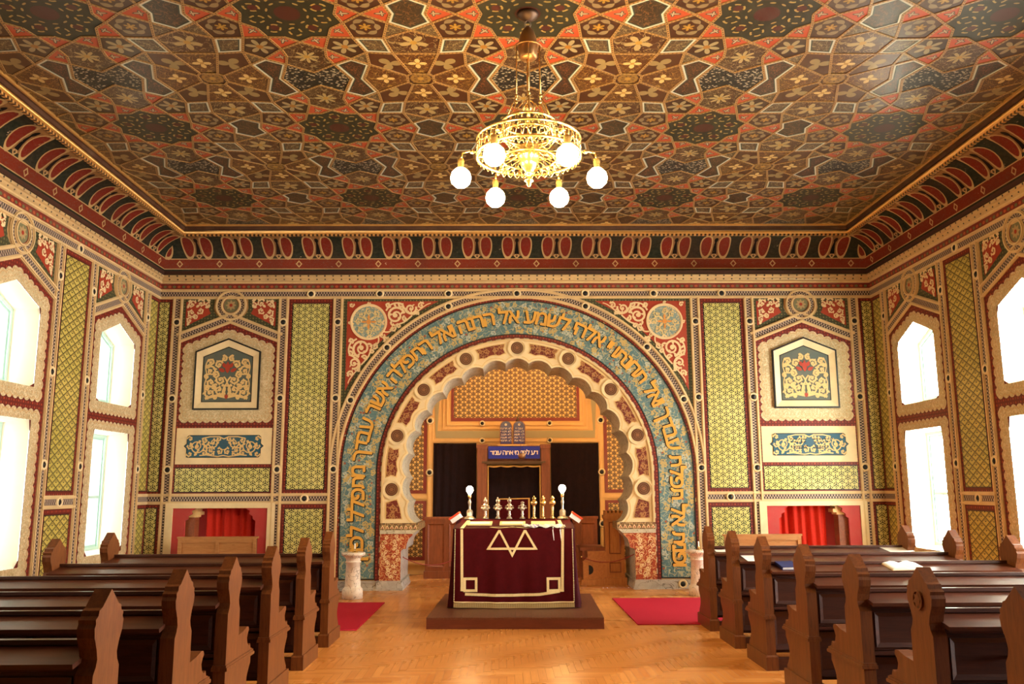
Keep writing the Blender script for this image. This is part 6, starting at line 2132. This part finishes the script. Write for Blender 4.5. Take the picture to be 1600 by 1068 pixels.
# electric candlesticks
for x, hgt, lab in ((-0.655, 0.0, 'electric candlestick with glowing globe bulb at the left of the reading table'), (0.70, 0.015, 'electric candlestick with glowing globe bulb at the right of the reading table')):
    r = empty('table_lamp', label=lab, cat='lamp', group='electric candlesticks on the reading table')
    M_ = Matrix.Translation((TX, TY, PT)) @ Matrix.Rotation(BR_, 4, 'Z')
    r.matrix_world = M_ @ Matrix.Translation((x, 0.74, ZF + (ZBK - ZF) * 0.74 / DP + 0.012))
    b = MB(); b.lathe([(0, 0), (0.085, 0), (0.085, 0.012), (0.06, 0.03), (0.045, 0.045), (0.048, 0.10), (0.040, 0.125), (0.022, 0.135)], 8, smooth=False); b.build('base', MAT['silver'], r)
    b = MB(); b.lathe([(0.022, 0.135), (0.014, 0.16), (0.018, 0.21), (0.026, 0.24), (0.020, 0.262), (0.013, 0.275), (0.02, 0.30 + hgt)], 12); b.build('stem', MAT['silver'], r)
    b = MB(); b.lathe([(0.02, 0.30 + hgt), (0.024, 0.305 + hgt), (0.024, 0.345 + hgt), (0.018, 0.35 + hgt)], 12); b.build('socket', MAT['brass'], r)
    b = MB(); b.lathe([(0.016, 0.35 + hgt), (0.022, 0.365 + hgt), (0.044, 0.395 + hgt), (0.052, 0.42 + hgt), (0.046, 0.45 + hgt), (0.026, 0.469 + hgt), (0, 0.474 + hgt)], 18); b.build('globe_bulb', MAT['bulb_small'], r)
# red cushions with white covers at the two back corners
for s in (-1, 1):
    r = empty('cushion', label='%s corner cushion of the reading table, red above and white below' % ('left' if s < 0 else 'right'), cat='cushion', group='corner cushions of the reading table')
    M_ = Matrix.Translation((TX, TY, PT)) @ Matrix.Rotation(BR_, 4, 'Z')
    r.matrix_world = M_ @ Matrix.Translation((s * 0.84 + 0.02, 0.62, ZF + (ZBK - ZF) * 0.66 / DP + 0.012)) @ Matrix.Rotation(s * 0.6, 4, 'Y')
    b = MB(); b.box((-0.075, -0.14, 0.0), (0.075, 0.14, 0.06)); b.build('white_cover', MAT['tallit'], r)
    b = MB(); b.prism([(-0.085, -0.15), (0.085, -0.15), (0.085, 0.15), (-0.085, 0.15)], 0.062, 0.088, 0, back=True); b.build('red_top', MAT['red_cover'], r)

# ================================================================== CARPETS, PEDESTALS
def rug(x0, y0, x1, y1, lab):
    b = MB(); b.box((x0, y0, 0.001), (x1, y1, 0.013))
    o = b.build('carpet', MAT['rug'], None, label=lab, cat='carpet', group='crimson carpets beside the platform')
    e = MB()
    for (a, c) in (((x0, y0), (x1, y0)), ((x1, y0), (x1, y1)), ((x1, y1), (x0, y1)), ((x0, y1), (x0, y0))): e.tube([(a[0], a[1], 0.009), (c[0], c[1], 0.009)], 0.006, 5)
    e.build('binding', MAT['rug'], o)
rug(-3.9, 11.05, -2.09, 13.6, 'crimson carpet on the parquet left of the platform')
rug(1.47, 11.36, 3.9, 13.95, 'crimson carpet on the parquet right of the platform')
def pedestal(x, y, side):
    r = empty('marble_pedestal', (x, y, 0), label='white marble column pedestal in front of the %s arch pier' % side, cat='pedestal', group='marble pedestals flanking the arch')
    b = MB(); b.lathe([(0, 0), (0.165, 0), (0.165, 0.13), (0.155, 0.155), (0.135, 0.17), (0.128, 0.19)], 28); b.build('base', MAT['marble'], r)
    b = MB(); b.lathe([(0.128, 0.19), (0.118, 0.38), (0.112, 0.56), (0.125, 0.565), (0.125, 0.58), (0.112, 0.585)], 28); b.build('shaft', MAT['marble'], r)
    b = MB(); b.lathe([(0.112, 0.585), (0.118, 0.62), (0.145, 0.655), (0.185, 0.675), (0.192, 0.69), (0.192, 0.715), (0.18, 0.722), (0, 0.722)], 28); b.build('capital', MAT['marble'], r)
    c = empty('candle_holder', (x + 0.02, y, 0.722), label='small brass candle holder with white candle on the %s pedestal' % side, cat='candle holder', group='candle holders on the pedestals')
    b = MB(); b.lathe([(0, 0), (0.055, 0), (0.055, 0.008), (0.02, 0.014), (0.012, 0.03), (0.02, 0.045), (0.016, 0.06)], 14); b.build('stick', MAT['brass'], c)
    b = MB(); b.lathe([(0.011, 0.05), (0.011, 0.135), (0.004, 0.14), (0, 0.14)], 10); b.build('candle', MAT['paper'], c)
pedestal(-2.69, 14.2, 'left'); pedestal(2.94, 14.35, 'right')

# oak benches in front of the red niches
def bench(x0, x1, y, h, lab):
    r = empty('oak_bench', ((x0 + x1) / 2, y, 0), label=lab, cat='bench')
    w = (x1 - x0) / 2
    b = MB(); b.box((-w, 0, 0.08), (w, 0.03, h - 0.03)); b.build('back_board', MAT['oak_panel'], r)
    b = MB(); b.box((-w - .02, -0.02, h - 0.03), (w + .02, 0.05, h)); b.build('top_rail', MAT['oak_panel'], r)
    for x in (-w, -0.03, w - 0.06):
        b = MB(); b.box((x, -0.02, 0), (x + 0.06, 0.02, h - 0.03)); b.build('stile', MAT['oak_panel'], r)
    b = MB(); b.box((-w, -0.018, 0.52), (w, 0.018, 0.58)); b.build('middle_rail', MAT['oak_panel'], r)
    b = MB(); b.box((-w, -0.018, h - 0.1), (w, 0.018, h - 0.03)); b.build('upper_rail', MAT['oak_panel'], r)
    b = MB(); b.box((-w, 0.03, 0.42), (w, 0.32, 0.46)); b.build('seat', MAT['oak_panel'], r)
bench(-5.74, -4.42, 14.75, 0.95, 'panelled oak bench back in front of the left red niche')
bench(3.49, 4.80, 14.75, 0.95, 'panelled oak bench back to the left of the right red niche')
r = empty('low_chest', (-5.75, 12.4, 0), label='low orange oak chest under the far left window', cat='chest')
b = MB(); b.box((-0.45, -0.2, 0), (0.25, 0.2, 0.60)); b.build('body', MAT['oak_panel'], r)
b = MB(); b.box((-0.47, -0.22, 0.60), (0.27, 0.22, 0.63)); b.build('lid', MAT['oak_panel'], r)
r = empty('waste_bin', (-5.06, 11.6, 0), label='dark green lacquered bin behind the front left pew', cat='bin')
b = MB(); b.lathe([(0, 0), (0.12, 0), (0.15, 0.78), (0.14, 0.78), (0.115, 0.02), (0, 0.02)], 20); b.build('body', MAT['bin'], r)
b = MB(); b.lathe([(0.15, 0.77), (0.16, 0.775), (0.16, 0.795), (0.145, 0.80), (0.14, 0.78)], 20); b.build('rim', MAT['bin'], r)
# ================================================================== CHANDELIER
ch = empty('chandelier', (0.0, 7.79, ZC), label='gilded brass ring chandelier with six glowing globe bulbs', cat='chandelier')
def Z(z): return z - ZC
b = MB(); b.lathe([(0.0, Z(6.395)), (0.11, Z(6.39)), (0.10, Z(6.36)), (0.05, Z(6.33)), (0.02, Z(6.31))], 20); b.build('ceiling_rose', MAT['bronze'], ch)
b = MB(); b.tube([(0.028 * math.cos(a), 0, Z(6.28) + 0.04 * math.sin(a)) for a in [2 * PI * k / 16 for k in range(16)]], 0.006, 6, closed=True); b.build('hook', MAT['silver'], ch)
b = MB(); b.lathe([(0.012, Z(6.26)), (0.03, Z(6.24)), (0.06, Z(6.20)), (0.085, Z(6.13)), (0.095, Z(6.07)), (0.102, Z(6.05)), (0.102, Z(6.02)), (0.095, Z(6.0)), (0.092, Z(5.93)), (0.07, Z(5.91)), (0, Z(5.91))], 24); b.build('bell_cap', MAT['brass_dim'], ch)
b = MB(); b.tube([(0.13 * math.cos(2 * PI * k / 32), 0.13 * math.sin(2 * PI * k / 32), Z(6.03)) for k in range(32)], 0.010, 6, closed=True); b.build('cap_ring', MAT['brass_dim'], ch)
b = MB(); b.tube([(0, 0, Z(5.95)), (0, 0, Z(5.30))], 0.016, 8); b.sphere((0, 0, Z(5.40)), 0.04, 0, 10); b.build('stem', MAT['brass'], ch)
for k in range(6):
    a = PI / 6 + k * PI / 3
    b = MB()
    P = [(0.13 * math.cos(a), 0.13 * math.sin(a), Z(6.03)), (0.135 * math.cos(a), 0.135 * math.sin(a), Z(5.50))]
    b.tube(P, 0.006, 6)
    b.sphere((0.135 * math.cos(a), 0.135 * math.sin(a), Z(5.49)), 0.018, 0, 8)
    b.tube([(0.135 * math.cos(a), 0.135 * math.sin(a), Z(5.48)), (0.19 * math.cos(a), 0.19 * math.sin(a), Z(5.38)), (0.245 * math.cos(a), 0.245 * math.sin(a), Z(5.245))], 0.007, 6)
    b.build('suspension_rod', MAT['brass'], ch)
b = MB()
for k in range(6):
    a = k * PI / 3
    b.tube([(0.02 * math.cos(a), 0.02 * math.sin(a), Z(5.47)), (0.07 * math.cos(a), 0.07 * math.sin(a), Z(5.44)), (0.12 * math.cos(a), 0.12 * math.sin(a), Z(5.37)), (0.10 * math.cos(a), 0.10 * math.sin(a), Z(5.32))], 0.006, 6)
b.build('scroll_spray', MAT['brass'], ch)
def band(name, r, z0, z1, n, parent, scal=0.0):
    p = empty(name, parent=parent)
    for z, t in ((z0, 0.013), (z1, 0.013)):
        b = MB(); b.tube([(r * math.cos(2 * PI * k / 60), r * math.sin(2 * PI * k / 60), Z(z)) for k in range(60)], t, 6, closed=True); b.build('hoop', MAT['brass'], p)
    b = MB()
    for k in range(n):
        a0, a1, a2 = 2 * PI * k / n, 2 * PI * (k + 0.5) / n, 2 * PI * (k + 1) / n
        P0, P1, P2 = [(r * math.cos(a), r * math.sin(a)) for a in (a0, a1, a2)]
        b.tube([(*P0, Z(z0)), (*P1, Z(z1)), (*P2, Z(z0))], 0.005, 5)
        b.sphere((P1[0], P1[1], Z((z0 + z1) / 2)), 0.012, 0, 6)
        if scal: b.tube([(*P0, Z(z0)), (r * 1.0 * math.cos(a1), r * math.sin(a1), Z(z0 - scal)), (*P2, Z(z0))], 0.005, 5)
    b.build('pierced_zigzag', MAT['brass'], p, kind='stuff')
band('upper_crown', 0.26, 5.12, 5.235, 26, ch, 0.035)
band('main_ring', 0.50, 4.90, 5.06, 44, ch, 0.04)
b = MB()
for k in range(12):
    a = 2 * PI * k / 12
    b.tube([(0.26 * math.cos(a), 0.26 * math.sin(a), Z(5.12)), (0.40 * math.cos(a), 0.40 * math.sin(a), Z(5.10)), (0.50 * math.cos(a), 0.50 * math.sin(a), Z(5.06))], 0.007, 6)
b.build('spokes', MAT['brass'], ch, kind='stuff')
# inner star plate and basket
b = MB()
for k in range(12):
    a = 2 * PI * k / 12
    b.tube([(0.10 * math.cos(a), 0.10 * math.sin(a), Z(4.93)), (0.30 * math.cos(a + 0.12), 0.30 * math.sin(a + 0.12), Z(4.88)), (0.50 * math.cos(a), 0.50 * math.sin(a), Z(4.90))], 0.006, 6)
    b.tube([(0.10 * math.cos(a), 0.10 * math.sin(a), Z(4.93)), (0.30 * math.cos(a - 0.12), 0.30 * math.sin(a - 0.12), Z(4.88)), (0.50 * math.cos(a), 0.50 * math.sin(a), Z(4.90))], 0.006, 6)
b.build('star_tracery', MAT['brass'], ch, kind='stuff')
b = MB()
for k in range(20):
    a0, a1 = 2 * PI * k / 20, 2 * PI * (k + 1) / 20
    am = (a0 + a1) / 2
    b.tube([(0.26 * math.cos(a0), 0.26 * math.sin(a0), Z(4.86)), (0.28 * math.cos(am), 0.28 * math.sin(am), Z(4.80)), (0.26 * math.cos(a1), 0.26 * math.sin(a1), Z(4.86))], 0.006, 5)
b.tube([(0.26 * math.cos(2 * PI * k / 40), 0.26 * math.sin(2 * PI * k / 40), Z(4.865)) for k in range(40)], 0.010, 6, closed=True)
b.build('lower_gallery', MAT['brass'], ch)
b = MB(); b.lathe([(0.03, Z(5.02)), (0.10, Z(5.0)), (0.115, Z(4.97)), (0.10, Z(4.94)), (0.115, Z(4.92)), (0.105, Z(4.88)), (0.085, Z(4.85)), (0.09, Z(4.83)), (0.07, Z(4.79)), (0.04, Z(4.755)), (0.03, Z(4.74))], 24); b.build('vase', MAT['brass'], ch)
b = MB(); b.lathe([(0.03, Z(4.74)), (0.045, Z(4.73)), (0.02, Z(4.71)), (0.016, Z(4.68)), (0.04, Z(4.665)), (0.042, Z(4.65)), (0.022, Z(4.635)), (0.018, Z(4.61)), (0.008, Z(4.595)), (0, Z(4.58))], 18); b.build('pendant_finial', MAT['brass'], ch)
for k in range(6):
    a = k * PI / 3
    ca, sa = math.cos(a), math.sin(a)
    arm = MB()
    arm.tube([(0.49 * ca, 0.49 * sa, Z(4.94)), (0.58 * ca, 0.58 * sa, Z(4.95)), (0.645 * ca, 0.645 * sa, Z(4.93))], 0.011, 8)
    arm.sphere((0.55 * ca, 0.55 * sa, Z(4.945)), 0.024, 0, 8)
    arm.tube([(0.645 * ca, 0.645 * sa, Z(4.93)), (0.655 * ca, 0.655 * sa, Z(4.86))], 0.010, 8)
    ar = arm.build('lamp_arm', MAT['brass'], ch)
    s = MB(); s.lathe([(0.012, 0.20), (0.03, 0.19), (0.034, 0.16), (0.028, 0.10), (0.034, 0.09)], 14, (0.655 * ca, 0.655 * sa, Z(4.68))); s.build('socket', MAT['brass'], ar)
    g = MB(); g.lathe([(0.03, 0.10), (0.05, 0.09), (0.088, 0.05), (0.10, 0.0), (0.088, -0.05), (0.052, -0.086), (0, -0.10)], 20, (0.655 * ca, 0.655 * sa, Z(4.68))); g.build('globe_bulb', MAT['bulb'], ar)
